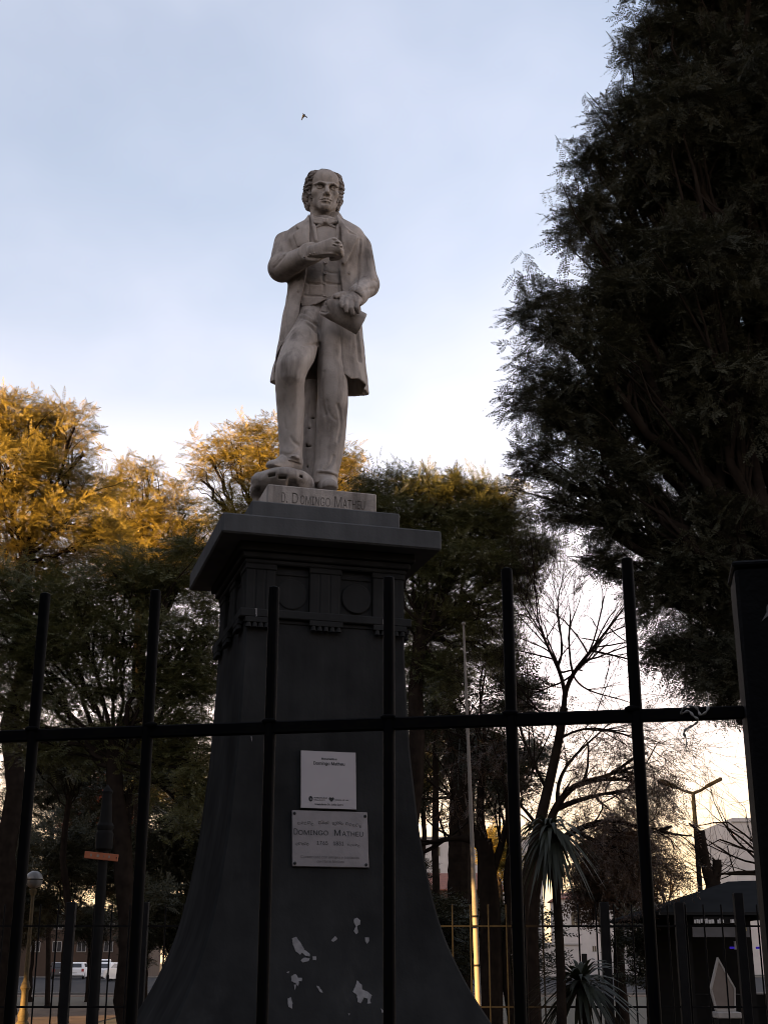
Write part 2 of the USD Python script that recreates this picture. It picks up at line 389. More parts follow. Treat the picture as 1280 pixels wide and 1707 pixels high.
def coat_arms(p):
    d = np.full(p.shape[:-1], 9.0)
    for a, b, ra, rb in arm_r + arm_l:
        d = smin(d, sd_cone(p, a, b, ra, rb), .03)
    # cuffs: a turned-back rim at each wrist
    for (a, b, ra, rb), t0 in ((arm_r[1], .80), (arm_l[1], .78)):
        c = a + (b - a) * t0
        d = np.minimum(d, np.maximum(sd_cone(p, c, b + (b - a) * .03, rb + .010, rb + .008), -(sd_cone(p, b, b + (b - a) * .5, rb - .012, rb - .012))))
    return d

def coat_base(p):
    body = coat_tube(p)
    x = p[..., 0] - MX; z = p[..., 2]
    fold = np.clip((z_skirt + .05 - z) / .25, 0, 1)
    body = body + fold * (.005 * np.sin(p[..., 0] * 38 + 2.0 * np.sin(p[..., 1] * 9)) + .007 * np.sin(p[..., 1] * 33 + 1))
    hole = np.maximum(body + .026, z - z_skirt)
    op = np.maximum(prism(p, opening), p[..., 1] - (YS + .05))
    lap = np.minimum(prism(p, lapel_l), prism(p, lapel_r))
    lap = np.maximum(np.maximum(lap, coat_tube(p, .028)), p[..., 1] - (YS + .06))
    body = -smin(-np.maximum(body, -hole), op, .008)
    d = np.minimum(body, lap)
    arms = coat_arms(p)
    d = smin(d, arms, .018)
    d = np.maximum(d, -((p - hem_pts[0]) @ hem_n))
    return d + .010 * fold_noise(p, (9, 9, 5), 3) + .006 * fold_noise(p, (26, 26, 14), 4)

coat_grooves = strokes(coat_base, [([(482, 401), (483, 407), (484.5, 413)], .004, .006), ([(601, 399), (600, 415), (598, 435), (597, 455), (594, 472), (588, 484)], .005, .005),
                                   ([(456, 446), (464, 437), (473, 425)], .004, .006), ([(470, 424), (462, 433), (455, 440)], .003, .003), ([(500, 428), (509, 420), (520, 425)], .003, .002),
                                   ([(628, 468), (618, 466), (606, 470)], .004, .003), ([(626, 480), (612, 482), (602, 485)], .004, .003), ([(583, 385.5), (594, 390.5)], .006, .004),
                                   ([(522, 403), (524, 413), (528, 423)], .004, .004), ([(480, 490), (476, 530), (470, 565)], .004, .007), ([(592, 520), (596, 560), (600, 600)], .006, .008)])
coat_buttons = [(508, 427, .008), (517, 423, .006), (524, 421, .006), (513, 449, .010), (497, 485, .008), (582, 455, .008)]

def coat_f(p):
    return apply_strokes(p, coat_base(p), [(q, r * 2.0) for q, r in coat_grooves], -1, .004)

waist_edge = [(480, 340), (480, 500), (500, 504), (503, 510), (513, 510.5), (527, 507), (536, 502.5), (541, 500), (544, 499), (549, 496), (556, 494), (600, 490), (600, 340)]
shirt_hole = [(517, 340), (520, 362), (524, 380), (528, 404), (545, 428), (560, 402), (561, 380), (566, 362), (570, 340)]
def vest_base(p):
    d = vest_tube(p)
    front = p[..., 1] - (YS + .03)
    d = np.maximum(d, prism(p, waist_edge))
    d = -smin(-d, np.maximum(prism(p, shirt_hole), front), .006)
    # a narrow roll collar beside the shirt
    for pts in ([(520, 358), (523, 378), (527, 401)], [(565, 358), (564, 380), (563, 402)]):
        q = hit(vest_tube, [a for a, b in pts], [b for a, b in pts])
        for i in range(len(q) - 1): d = smin(d, sd_cone(p, q[i], q[i + 1], .014, .012), .008)
    return d + .005 * fold_noise(p, (14, 14, 22), 9)
vest_grooves = strokes(vest_tube, [([(540, 441), (538.5, 452), (537.5, 462), (539, 475), (540, 492), (546, 499)], .004, .004), ([(513, 471), (526, 473), (537, 472)], .0045, .004), ([(541, 471), (555, 473), (568, 474)], .0045, .004),
                                   ([(508, 492), (524, 493), (536, 493)], .004, .004), ([(515, 473), (514, 489)], .003, .003), ([(564, 475), (565, 488)], .004, .004), ([(540, 452), (555, 455), (566, 455)], .003, .002)])
def vest_f(p): return apply_strokes(p, vest_base(p), [(q, r * 2.0) for q, r in vest_grooves], -1, .004)
vest_buttons = [(542.5, 437, .010), (542, 455, .011), (541, 472, .011), (541, 492, .012)]

leg_r = Tube([(500, 498, 545, .07, .085), (513, 498, 544, .045, .095), (540, 493, 533, -.03, .108), (570, 474, 531.5, -.10, .11), (598, 463, 524, -.18, .11), (617, 459.5, 514, -.225, .108), (634, 459.5, 509, -.225, .10), (660, 460, 508, -.175, .092), (690, 461.5, 507, -.125, .09), (730, 464, 506, -.10, .088), (752, 466, 504, -.095, .086), (768, 465, 504, -.10, .092), (776, 466, 503, -.10, .09)], YS)
leg_l = Tube([(500, 528, 588, .03, .11), (530, 530, 586, .01, .115), (560, 531, 580, -.01, .112), (600, 530, 577, -.03, .108), (640, 529, 580, -.05, .102), (662, 529, 581, -.05, .098), (700, 528, 578, -.02, .094), (740, 526, 575.5, .01, .092), (770, 524, 569, .01, .09), (795, 520, 563, -.01, .095), (812, 520, 562, -.02, .095)], YS)
def legs_base(p):
    d = smin(leg_r(p), leg_l(p), .012)
    d = d + .010 * fold_noise(p, (8, 8, 4), 21) + .006 * fold_noise(p, (20, 20, 9), 22)
    return d
leg_grooves = strokes(legs_base, [([(499, 529), (513, 532), (522, 537), (529, 541)], .004, .008), ([(502, 520), (510, 522), (518, 527)], .005, .003), ([(513, 541), (521, 547), (527, 553)], .003, .006), ([(506, 576), (518, 574.5), (530, 574)], .003, .006),
                                  ([(531, 545), (531.5, 575)], .006, .006), ([(467, 756), (480, 758), (494, 753), (500, 748)], .006, .004), ([(485, 728), (492, 738), (498, 742)], .003, .006),
                                  ([(468, 764), (482, 763), (497, 769)], .005, .004), ([(533, 789), (545, 790), (560, 796)], .003, .007), ([(545, 668), (550, 690), (560, 700)], .004, .003), ([(540, 620), (536, 660), (541, 690)], .004, .006),
                                  ([(563, 675), (568, 705), (563, 735)], .005, .004), ([(474, 660), (472, 690), (476, 715)], .003, .003), ([(556, 760), (550, 775), (540, 783)], .004, .004)])
leg_ridges = strokes(legs_base, [([(468, 761), (482, 760), (498, 764)], .006, .006), ([(530, 786), (545, 787), (562, 792)], .006, .006), ([(510, 536), (520, 542), (527, 547)], .006, .005)])
def legs_f(p):
    return apply_strokes(p, apply_strokes(p, legs_base(p), [(q, r * 1.6) for q, r in leg_ridges], 1, .014), [(q, r * 1.9) for q, r in leg_grooves], -1, .009)

# the head: anatomy in life size, made larger, turned a little to the statue's left
HS, HYAW, HTILT = np.array([1.33, 1.30, 1.20]), math.radians(12), math.radians(15)
HC = S(540, 319.5, .01)
_ex, _ey, _ez = np.array([math.cos(HYAW), math.sin(HYAW), 0]), np.array([math.sin(HYAW) * math.cos(HTILT), -math.cos(HYAW) * math.cos(HTILT), -math.sin(HTILT)]), np.array([math.sin(HYAW) * math.sin(HTILT), -math.cos(HYAW) * math.sin(HTILT), math.cos(HTILT)])
HR = np.stack([_ex, _ey, _ez], 1)
def to_head(p): return ((p - HC) @ HR) / HS
def both(p): q = p.copy(); q[..., 0] = np.abs(q[..., 0]); return q
def chain(q, pts, r):
    d = np.full(q.shape[:-1], 9.0); r = np.broadcast_to(r, (len(pts),))
    for i in range(len(pts) - 1): d = np.minimum(d, sd_cone(q, pts[i], pts[i + 1], r[i], r[i + 1]))
    return d
def cut(d, e, k): return -smin(-d, e, k)

def head_f(p):
    q = to_head(p); m = both(q)
    d = sd_ell(q, (0, -.022, .030), (.075, .096, .088))
    d = smin(d, sd_ell(q, (0, .012, .048), (.064, .068, .058)), .03)
    d = smin(d, sd_ell(q, (0, .020, -.040), (.058, .066, .076)), .03)
    d = smin(d, sd_cone(m, (.047, .0, -.055), (.014, .066, -.100), .022, .017), .02)
    d = smin(d, sd_ell(q, (0, .077, -.100), (.021, .016, .017)), .016)
    d = smin(d, sd_ell(m, (.045, .050, -.024), (.019, .020, .017)), .02)
    d = smin(d, chain(m, [(.009, .0905, .0130), (.030, .0890, .0175), (.053, .066, .0135)], (.0092, .0092, .0065)), .008)
    d = cut(d, sd_ell(m, (.031, .090, .0000), (.023, .027, .0120)), .006)
    d = smin(d, np.linalg.norm(m - [.031, .0685, -.001], axis=-1) - .0128, .002)
    d = smin(d, chain(m, [(.018, .076, .003), (.031, .0825, .0075), (.045, .070, .002)], .0026), .002)
    d = smin(d, chain(m, [(.018, .077, -.005), (.031, .080, -.0095), (.045, .070, -.004)], .0024), .003)
    d = cut(d, np.linalg.norm(m - [.034, .0808, -.0015], axis=-1) - .0068, .0015)
    d = smin(d, sd_cone(q, (0, .084, .012), (0, .1095, -.034), .0075, .0105), .010)
    d = smin(d, sd_ell(m, (.0125, .093, -.040), (.0085, .012, .0085)), .007)
    d = cut(d, sd_ell(m, (.0068, .102, -.0485), (.0042, .0075, .0055)), .003)
    d = smin(d, sd_ell(q, (0, .074, -.068), (.030, .022, .028)), .018)
    d = smin(d, chain(m, [(0, .0975, -.0665), (.008, .0975, -.0645), (.026, .078, -.0715)], (.0045, .005, .003)), .005)
    d = smin(d, chain(m, [(0, .0965, -.0785), (.020, .081, -.0755)], (.0065, .004)), .005)
    d = cut(d, chain(m, [(0, .1035, -.0718), (.014, .0955, -.0712), (.028, .078, -.0732)], .0026), .003)
    d = cut(d, chain(m, [(0, .099, -.089), (.014, .091, -.087)], .005), .010)
    d = cut(d, chain(m, [(.019, .094, -.034), (.028, .086, -.052), (.034, .075, -.072)], (.003, .003, .002)), .010)
    d = cut(d, chain(m, [(.0055, .094, .024), (.006, .093, .014)], .0022), .005)
    ear = sd_ell(m, (.077, -.012, -.012), (.009, .020, .031))
    ear = cut(ear, sd_ell(m, (.086, -.008, -.010), (.007, .011, .018)), .004)
    d = smin(d, ear, .006)
    d = smin(d, sd_cone(q, (0, -.018, -.075), (0, -.035, -.20), .053, .058), .02)
    d = smin(d, sd_cone(m, (.050, -.02, -.08), (.012, .02, -.175), .010, .009), .02)
    return d * 1.25 + .0015 * fold_noise(p, (60, 60, 60), 31)

def hair_f(p):
    q = to_head(p); m = both(q)
    d = sd_ell(q, (0, -.030, .028), (.082, .102, .0955))
    d = smin(d, sd_ell(q, (0, -.075, -.040), (.068, .050, .070)), .03)
    d = cut(d, sd_ell(q, (.0, .098, .055), (.060, .120, .076)), .006)
    d = cut(d, sd_ell(q, (0, .085, -.06), (.066, .085, .085)), .006)
    for c, r in (((.050, -.006, .078), (.026, .050, .026)), ((.064, .000, .058), (.016, .045, .032)), ((.0755, .008, .030), (.016, .034, .030)), ((.079, -.012, .006), (.017, .036, .028)), ((.077, -.030, -.030), (.018, .034, .032)), ((.064, -.034, -.066), (.019, .030, .030))):
        d = smin(d, sd_ell(m, c, r), .012)
    d = smin(d, chain(m, [(.071, .022, .0), (.068, .026, -.028), (.062, .034, -.052)], (.011, .011, .007)), .008)
    d = cut(d, sd_ell(m, (.092, -.006, -.014), (.020, .016, .024)), .006)
    a = np.arctan2(q[..., 2] - .02, q[..., 1] + .03); w = fold_noise(q, (55, 55, 55), 41)
    d = d + .0042 * np.sin(a * 19 + w * 10 + 60 * np.abs(q[..., 0])) + .010 * fold_noise(q, (34, 34, 34), 42)
    return d * 1.25

def fist_f(p):
    d = np.full(p.shape[:-1], 9.0)
    W = S(520, 421, -.265); K = [S(557, 400.5, -.325), S(562.5, 405, -.33), S(565.5, 410.5, -.325), S(566, 416, -.312)]
    for k in K: d = smin(d, sd_cone(p, W + (k - K[1]) * .35, k, .037, .0215), .014)
    for i, k in enumerate(K):
        a = k + [.010, .030, -.012]; b = a + [-.022, .030, -.016]; c = b + [-.035, .012, .004]
        d = smin(d, chain(p, [k, a, b, c], (.0185, .018, .017, .0155)), .004)
        if i < 3:
            g = (k + K[i + 1]) / 2
            d = cut(d, sd_cone(p, g + [-.035, -.020, .008], g + [.022, -.012, -.006], .004, .007), .006)
    t = [S(538, 424, -.29), S(551, 426, -.30), S(562, 424, -.285)]
    d = smin(d, chain(p, t, (.022, .020, .016)), .008)
    return d + .003 * fold_noise(p, (40, 40, 40), 51)

roll_a, roll_b = S(545.5, 509, -.262), S(603, 540.5, -.195)
def roll_f(p):
    ax = roll_b - roll_a; L = np.linalg.norm(ax); ax = ax / L
    q = p - roll_a; t = q @ ax; r = q - t[..., None] * ax
    up = np.array([0, -.25, 1.0]); up = up - (up @ ax) * ax; up /= np.linalg.norm(up); sd = np.cross(ax, up)
    u, v = r @ up, r @ sd
    ang = np.arctan2(v, u); rad = np.hypot(u / 1.08, v / .92)
    R = .060 + .004 * np.sin(2 * ang + 1) - .010 * np.clip(.25 - t / L, 0, 1)
    d = rad - R
    wob = .010 * fold_noise(p, (45, 45, 45), 61)
    d = np.maximum(d, np.maximum(t - L + .3 * wob, -t + .022 * np.sin(ang * 3 + .5) + wob))
    d = cut(d, np.maximum(rad - (R - .016), np.maximum(t - L - 1, L - .02 - t)), .004)            # hollow at the far end
    d = cut(d, np.maximum(np.abs(rad - R + .018) - .003, t - .05), .003)                           # the rolled sheet seen at the near end
    return d + .004 * fold_noise(p, (18, 18, 18), 62)

def hand_f(p):
    d = np.full(p.shape[:-1], 9.0)
    W = S(595, 492, -.19)
    K = [S(571, 498.5, -.285), S(578, 499, -.292), S(586, 502, -.288), S(593.5, 506, -.272)]
    M = [S(569, 505, -.318), S(576.5, 509, -.328), S(586, 513.5, -.325), S(595, 514, -.302)]
    T = [S(572, 511, -.325), S(578, 518.5, -.322), S(588, 522.5, -.315), S(596.5, 519.5, -.292)]
    for i, k in enumerate(K): d = smin(d, sd_cone(p, W + (k - (K[1] + K[2]) / 2) * .45, k, .036, .019), .012)
    for i in range(4): d = smin(d, chain(p, [K[i], M[i], T[i]], (.0175, .0155, .0125)), .004)
    for i in range(3):
        g0, g1 = (K[i] + K[i + 1]) / 2, (M[i] + M[i + 1]) / 2
        d = cut(d, sd_cone(p, g0 + [0, -.022, .004], g1 + [0, -.014, 0], .004, .006), .006)
    d = smin(d, chain(p, [S(583, 493, -.225), S(568, 490.5, -.275), S(558.5, 494, -.305)], (.026, .019, .0135)), .010)
    return d + .002 * fold_noise(p, (40, 40, 40), 71)

def shirt_f(p):
    d = shirt_tube(p)
    d = np.maximum(d, prism(p, [(508, 335), (514, 420), (546, 440), (572, 420), (580, 335)]))
    d = np.maximum(d, p[..., 2] - zs(360, -.1))
    n0, n1 = HC + np.array([0, .03, -.240]), HC + np.array([0, .03, -.195])
    d = smin(d, np.maximum(sd_cone(p, n0, n1, .088, .084), p[..., 2] - n1[2]), .01)
    return d + .004 * fold_noise(p, (20, 20, 10), 81)

def bow_f(p):
    c = hit(shirt_f, [542.5], [371])[0] + [0, -.016, .0]
    d = sd_box(p, c, (.015, .018, .016), None, .008)
    for s in (-1, 1):
        R = trimesh.transformations.rotation_matrix(-s * .16, [0, 1, 0])[:3, :3]
        w = sd_box(p, c + [s * .040, .004, .006], (.032, .013, .021 + (s < 0) * .003), R, .007)
        for zz0, zz1 in ((.012, .022), (0, .006), (-.010, -.006)): w = cut(w, sd_cone(p, c + [s * .014, -.013, zz0 * .6], c + [s * .068, -.011, zz1], .002, .004), .004)
        d = smin(d, w, .004)
        d = smin(d, sd_cone(p, c + [s * .010, .002, -.012], c + [s * .058, .010, -.036], .009, .008), .005)
    return d + .004 * fold_noise(p, (40, 40, 40), 91)

ZB = 4.0758                                                    # top of the inscribed block
def shoe_l_f(p):
    d = sd_cone(p, S(541, 805, .02), S(550, 812, -.15), .060, .046)
    d = smin(d, sd_cone(p, S(541, 795, .02), S(544, 803, -.04), .068, .058), .03)
    return np.maximum(d, ZB - .004 - p[..., 2])
def shoe_r_f(p):
    d = sd_cone(p, S(489, 774, -.09), S(453, 777.5, -.21), .052, .036)
    d = smin(d, sd_cone(p, S(486, 766, -.09), S(472, 773, -.14), .060, .046), .03)
    d = apply_strokes(p, d, [(np.array([S(481, 764, -.17), S(484, 771, -.185), S(487, 779, -.17)]), np.array([.004] * 3))], -1, .004)
    return d
def rock_base(p):
    d = sd_ell(p, S(474, 809, -.10), (.165, .22, .075))
    d = smin(d, sd_ell(p, S(441, 805, -.12), (.080, .12, .052)), .03)
    d = smin(d, sd_ell(p, S(437, 818, -.08), (.070, .12, .034)), .010)
    d = smin(d, sd_cone(p, S(433, 822, -.06), S(434, 843, -.05), .046, .040), .02)
    d = smin(d, sd_ell(p, S(502, 811, -.08), (.07, .15, .062)), .04)
    return d + .018 * fold_noise(p, (6, 6, 11), 101) + .014 * fold_noise(p, (16, 16, 34), 102)
rock_holes = [(hit(rock_base, [x], [y])[0], w) for (x, y, w) in ((453, 790.5, .022), (470, 793, .024), (486, 800.5, .018), (485, 807.5, .022), (492, 809, .014), (501, 793, .010), (430, 812.5, .016))]
def rock_f(p):
    d = rock_base(p)
    for c, w in rock_holes: d = cut(d, sd_box(p, c, (w, .05, .0075), None, .003), .003)
    d = cut(d, sd_cone(p, S(416, 807.5, -.25), S(449, 806, -.28), .007, .005), .006)
    return np.where(p[..., 0] > S(446, 830, -.1)[0], np.maximum(d, ZB - .003 - p[..., 2]), d)
def trunk_f(p):
    d = Tube_support(p) + .020 * fold_noise(p, (9, 9, 6), 111) + .012 * fold_noise(p, (30, 30, 12), 112)
    for (x, y, w, h) in ((516, 716, .010, .006), (512, 745, .006, .014), (517, 747, .012, .005), (514, 782, .005, .014), (522, 697, .010, .006)):
        d = cut(d, sd_ell(p, S(x, y, .05), (w, .07, h)), .004)
    return np.maximum(d, ZB - .003 - p[..., 2])
Tube_support = Tube([(640, 498, 540, .16, .09), (690, 499, 542, .15, .10), (740, 497, 545, .13, .11), (790, 494, 548, .12, .12), (830, 490, 555, .10, .14)], YS)

SO = np.array([MX, YS, ZB])
statue = thing('statue', 'weathered grey stone statue of a standing man in a frock coat, fist on chest', 'statue', SO)
def sculpt(name, f, box_pts, h, margin=.12, smooth=1, parent=None, label=None, mat=None):
    b = np.array([S(*q) for q in box_pts]); lo, hi = b.min(0) - margin, b.max(0) + margin
    return part(parent or statue, name, carve(f, lo, hi, h, smooth), mat or stone, True, label=label, loc=SO)

head_prim = sculpt('head', head_f, [(505, 285, -.18), (575, 285, .2), (540, 372, 0)], .0034, .03)
sculpt('hair', hair_f, [(505, 280, -.1), (575, 280, .2), (540, 352, .1)], .0040, .03, parent=head_prim, mat=stone_dark)
coat_prim = sculpt('coat', coat_f, [(450, 360, -.25), (630, 360, .3), (450, 668, -.1), (630, 668, .3)], .0072, .03)
vest_prim = sculpt('waistcoat', vest_f, [(505, 352, -.14), (575, 352, .0), (505, 512, -.14), (575, 512, .0)], .0050, .03)
sculpt('trousers', legs_f, [(465, 500, -.32), (582, 500, .10), (465, 812, -.2), (582, 812, .1)], .0066, .03)
sculpt('shirt', shirt_f, [(510, 345, -.14), (575, 345, .1), (545, 432, -.1)], .0050, .03)
sculpt('bow_tie', bow_f, [(520, 360, -.15), (565, 360, .0), (545, 384, -.1)], .0036, .02)
sculpt('hand', fist_f, [(518, 395, -.36), (570, 395, -.15), (545, 432, -.2)], .0036, .03)
sculpt('hand', hand_f, [(555, 485, -.35), (602, 485, -.14), (575, 524, -.3)], .0034, .03)
sculpt('rolled_paper', roll_f, [(533, 498, -.33), (615, 498, -.12), (560, 553, -.2)], .0050, .03)
sculpt('shoe', shoe_l_f, [(522, 792, -.26), (566, 792, .06), (545, 815, -.1)], .0060, .02)
sculpt('shoe', shoe_r_f, [(440, 760, -.26), (502, 760, .0), (470, 785, -.1)], .0050, .02)
sculpt('rock', rock_f, [(417, 782, -.35), (520, 782, .14), (470, 845, -.1)], .0066, .03)
sculpt('tree_stump_support', trunk_f, [(500, 640, .02), (548, 640, .24), (520, 812, .1)], .0080, .04)

def buttons(parent, f, spots):
    for x, y, r in spots:
        c = hit(f, [x], [y])[0]; n = np.array([0, -.93, -.37])
        m = lathe([(0, -.006), (r, -.006), (r, .004), (r * .8, .007), (r * .45, .005), (0, .006)], 12)
        T = trimesh.geometry.align_vectors([0, 0, 1], [0, -1, 0.0])
        v = m[0] @ T[:3, :3].T + c + [0, -.001, 0]
        part(parent, 'button', (v, m[1]), stone, 30, loc=SO)
buttons(vest_prim, vest_f, vest_buttons); buttons(coat_prim, coat_base, coat_buttons)

# ------------------------------------------------------------------ inscribed block under the statue, pedestal, plaques
def local_box(a0, a1, b0, b1, z0, z1, bevel=.006): return box(a0, a1, b0, b1, z0, z1, bevel)
MC, MS_ = math.cos(MYAW), math.sin(MYAW)
def to_world(v): return np.stack([MX + v[:, 0] * MC - v[:, 1] * MS_, YS + v[:, 0] * MS_ + v[:, 1] * MC, v[:, 2]], 1)
def wl(m): v, f, _ = meshkit.arrays(m); return to_world(v), f

def letters(text, height, bold=False, width=None):
    """Lettering in the xz plane facing -y, centred on x = 0, standing on z = 0; returned with its depth along +y."""
    m = meshkit.text_mesh(text, height, 1.0, bold)
    v = np.array(m.vertices); w = v[:, 0].max() - v[:, 0].min()
    v[:, 0] -= (v[:, 0].max() + v[:, 0].min()) / 2
    if width: v[:, 0] *= width / w
    return np.stack([v[:, 0], 1 - v[:, 2], v[:, 1]], 1), np.array(m.faces)

paint = usdkit.material(stage, '/World/Looks/dark_paint', {
    'g': ('geometry', {}), 'n1': ('noise_texture', {'scale': 2.2, 'detail': 7.0, 'roughness': 0.6}), 'mp': ('mapping', {'scale': (9.0, 9.0, 1.2)}), 'n2': ('noise_texture', {'scale': 1.0, 'detail': 6.0, 'roughness': 0.65}),
    'r1': ('rgb_ramp', {'ramp': [(0.3, (0.0165, 0.0163, 0.0162)), (0.7, (0.034, 0.0337, 0.0334))]}), 'r2': ('rgb_ramp', {'ramp': [(0.34, (0.82, 0.82, 0.82)), (0.6, (1.0, 1.0, 1.0)), (0.80, (1.35, 1.34, 1.32))]}),
    'mx': ('mix_color', {'blend_type': 'multiply', 'fac': 1.0, 'use_clamp': False}), 'n3': ('noise_texture', {'scale': 70.0, 'detail': 6.0, 'roughness': 0.6}), 'b': ('bump', {'strength': 0.25, 'distance': 0.006}),
    'p': ('principled_bsdf', {'roughness': 0.85, 'specular_ior_level': 0.0})},
    [('g.position', 'n1.vector'), ('g.position', 'mp.vector'), ('mp.vector', 'n2.vector'), ('n1.fac', 'r1.fac'), ('n2.fac', 'r2.fac'), ('r1.color', 'mx.a'), ('r2.color', 'mx.b'), ('mx.result', 'p.base_color'),
     ('g.position', 'n3.vector'), ('n3.fac', 'b.height'), ('b.normal', 'p.normal')], surface='p.BSDF')
paint_skylit = usdkit.material(stage, '/World/Looks/skylit_paint', {  # lighter copy of the paint: extra skylight put into the colour
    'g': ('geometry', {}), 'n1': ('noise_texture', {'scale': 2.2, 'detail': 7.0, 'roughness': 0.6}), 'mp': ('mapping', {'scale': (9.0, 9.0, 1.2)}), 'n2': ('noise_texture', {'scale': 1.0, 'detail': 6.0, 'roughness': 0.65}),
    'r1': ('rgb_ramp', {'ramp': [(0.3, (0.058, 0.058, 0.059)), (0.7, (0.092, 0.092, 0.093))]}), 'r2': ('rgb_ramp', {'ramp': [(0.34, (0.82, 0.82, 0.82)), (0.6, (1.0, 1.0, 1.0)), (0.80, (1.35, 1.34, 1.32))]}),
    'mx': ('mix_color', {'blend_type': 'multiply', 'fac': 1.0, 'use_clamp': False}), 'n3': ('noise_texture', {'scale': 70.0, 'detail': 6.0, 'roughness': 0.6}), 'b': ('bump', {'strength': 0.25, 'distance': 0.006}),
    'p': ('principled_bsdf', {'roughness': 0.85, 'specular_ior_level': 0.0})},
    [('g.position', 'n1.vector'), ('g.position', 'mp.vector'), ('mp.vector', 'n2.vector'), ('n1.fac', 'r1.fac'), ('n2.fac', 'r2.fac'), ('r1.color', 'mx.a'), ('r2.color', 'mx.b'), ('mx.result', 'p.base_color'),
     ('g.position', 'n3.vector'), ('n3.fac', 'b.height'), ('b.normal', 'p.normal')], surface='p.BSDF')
dirt = plain('inscription_dirt', (0.20, 0.175, 0.155), 0.9, scale=14, second=(0.085, 0.075, 0.065))

# the block is stone like the statue and carries its name, cut into the front
blk = local_box(-.3094, .3094, -.3094, .3094, 3.9362, ZB, .007)
M = manifold3d.Manifold(manifold3d.Mesh(blk[0].astype(np.float32), blk[1].astype(np.uint32)))
ins = []
for text, h, w, x in (('D.', .058, .034, -.215), ('D', .062, .034, -.155), ('OMINGO', .050, .170, -.042), ('M', .062, .043, .088), ('ATHEU', .050, .125, .178)):
    v, f = letters(text, h, False, w); v[:, 0] += x; v[:, 2] += 3.975; v[:, 1] = v[:, 1] * .03 - .3094 - .012
    ins.append((v, f))
for v, f in ins: M = M - manifold3d.Manifold(manifold3d.Mesh(v.astype(np.float32), f.astype(np.uint32)))
base_prim = part(statue, 'inscribed_base', wl(meshkit.arrays(M)[:2]), stone, False, label='low stone block cut with the name D. DOMINGO MATHEU', loc=SO)
low = []
for i, (v, f) in enumerate(ins):
    v = v.copy(); y0 = v[:, 1].min(); v[:, 1] = np.where(v[:, 1] > y0 + .015, -.3094 + .0178, -.3094 + (.0030 if i < 4 else .006)); low.append((v * [1, 1, 1], f))
part(base_prim, 'lettering', wl(cat(low)), dirt, loc=SO)

PO = np.array([MX, YS, 0.0])
ped = thing('pedestal', 'tall dark grey painted pedestal with flared foot carrying the stone statue', 'pedestal', PO)
def ppart(name, m, mat=None, smooth=False, parent=None, label=None): return part(parent or ped, name, wl(m), mat or paint, smooth, label, loc=PO)
ppart('foot', local_box(-1.0, 1.0, -1.0, 1.0, -.05, 1.12, .02))
prof = np.array([(1.12, .86), (1.22, .806), (1.326, .752), (1.41, .707), (1.552, .642), (1.724, .581), (1.877, .544), (2.071, .511), (2.228, .489), (2.472, .467), (2.609, .455), (2.815, .445), (3.113, .434), (3.2625, .431)])
from scipy.interpolate import PchipInterpolator
zz = np.linspace(1.12, 3.2625, 60); aa = PchipInterpolator(prof[:, 0], prof[:, 1])(zz)
c = .012; ring = lambda a: np.array([(-a, -a + c), (-a + c, -a), (a - c, -a), (a, -a + c), (a, a - c), (a - c, a), (-a + c, a), (-a, a - c)])
v = np.array([[*q, z] for z, a in zip(zz, aa) for q in ring(a)]); fs = []
for i in range(len(zz) - 1):
    for j in range(8): fs.append((i * 8 + j, i * 8 + (j + 1) % 8, (i + 1) * 8 + (j + 1) % 8, (i + 1) * 8 + j))
ppart('shaft', (v, np.array(fs)), smooth=30)
for q, (a, z0, z1) in enumerate(((.4445, 3.2625, 3.285),)): ppart('fillet', local_box(-.438, .438, -.438, .438, z0, z1, .003))
ppart('band', local_box(-.4615, .4615, -.4615, .4615, 3.285, 3.3300, .005))
fr = ppart('frieze', local_box(-.405, .405, -.405, .405, 3.33, 3.5800, .003))
for s in range(4):
    a = s * math.pi / 2
    rot = lambda m: moved(m, rotz=a)
    for x0, x1 in ((-.090, .080),) + (((-.4306, -.272), (.256, .4306)) if s % 2 == 0 else ((-.3990, -.262), (.262, .3990))):
        t = ppart('triglyph', rot(cat([box(x0 + i * (x1 - x0) / 3, x0 + (i + 1) * (x1 - x0) / 3 - .007, -.4305, -.4052, 3.3302, 3.5500, .004) for i in range(3)] + [box(x0, x1, -.4265, -.4051, 3.3303, 3.5498)])), parent=fr)
        ppart('triglyph_cap', rot(box(x0 - .004, x1 + .004, -.4345, -.4050, 3.5502, 3.5800, .004)), parent=fr)
        for k in range(5):
            gx = x0 + (k + .5) * (x1 - x0) / 5
            ppart('gutta', rot(moved(lathe([(0, 0), (.0155, 0), (.011, .024), (0, .024)], 10), (gx, -.452, 3.232))))
        ppart('regula', rot(box(x0 - .004, x1 + .004, -.4640, -.4383, 3.2565, 3.2848, .002)))
    for x0, x1 in ((-.27, -.094), (.084, .254)):
        xc = (x0 + x1) / 2
        ppart('metope_moulding', rot(box(x0, x1, -.413, -.4051, 3.532, 3.5498, .003)), parent=fr)
        k_ = 1.0 if x0 > 0 else .45; disc = lathe([(0, 0), (.083, 0), (.083, .009 * k_), (.078, .016 * k_), (0, .018 * k_)], 36)
        ppart('roundel', rot(moved(disc, (xc, -.4048, 3.432), rotx=math.pi / 2)), parent=fr, smooth=25)
for k, (a, z0, z1) in enumerate(((.440, 3.58, 3.606), (.458, 3.606, 3.640), (.480, 3.640, 3.6868))): ppart('bed_moulding', local_box(-a, a, -a, a, z0, z1, .006))
ppart('cornice', local_box(-.5934, .5934, -.5934, .5934, 3.6868, 3.7952, .009), paint_skylit)
ppart('upper_plinth', local_box(-.4133, .4133, -.4133, .4133, 3.7952, 3.9362, .007), paint_skylit)

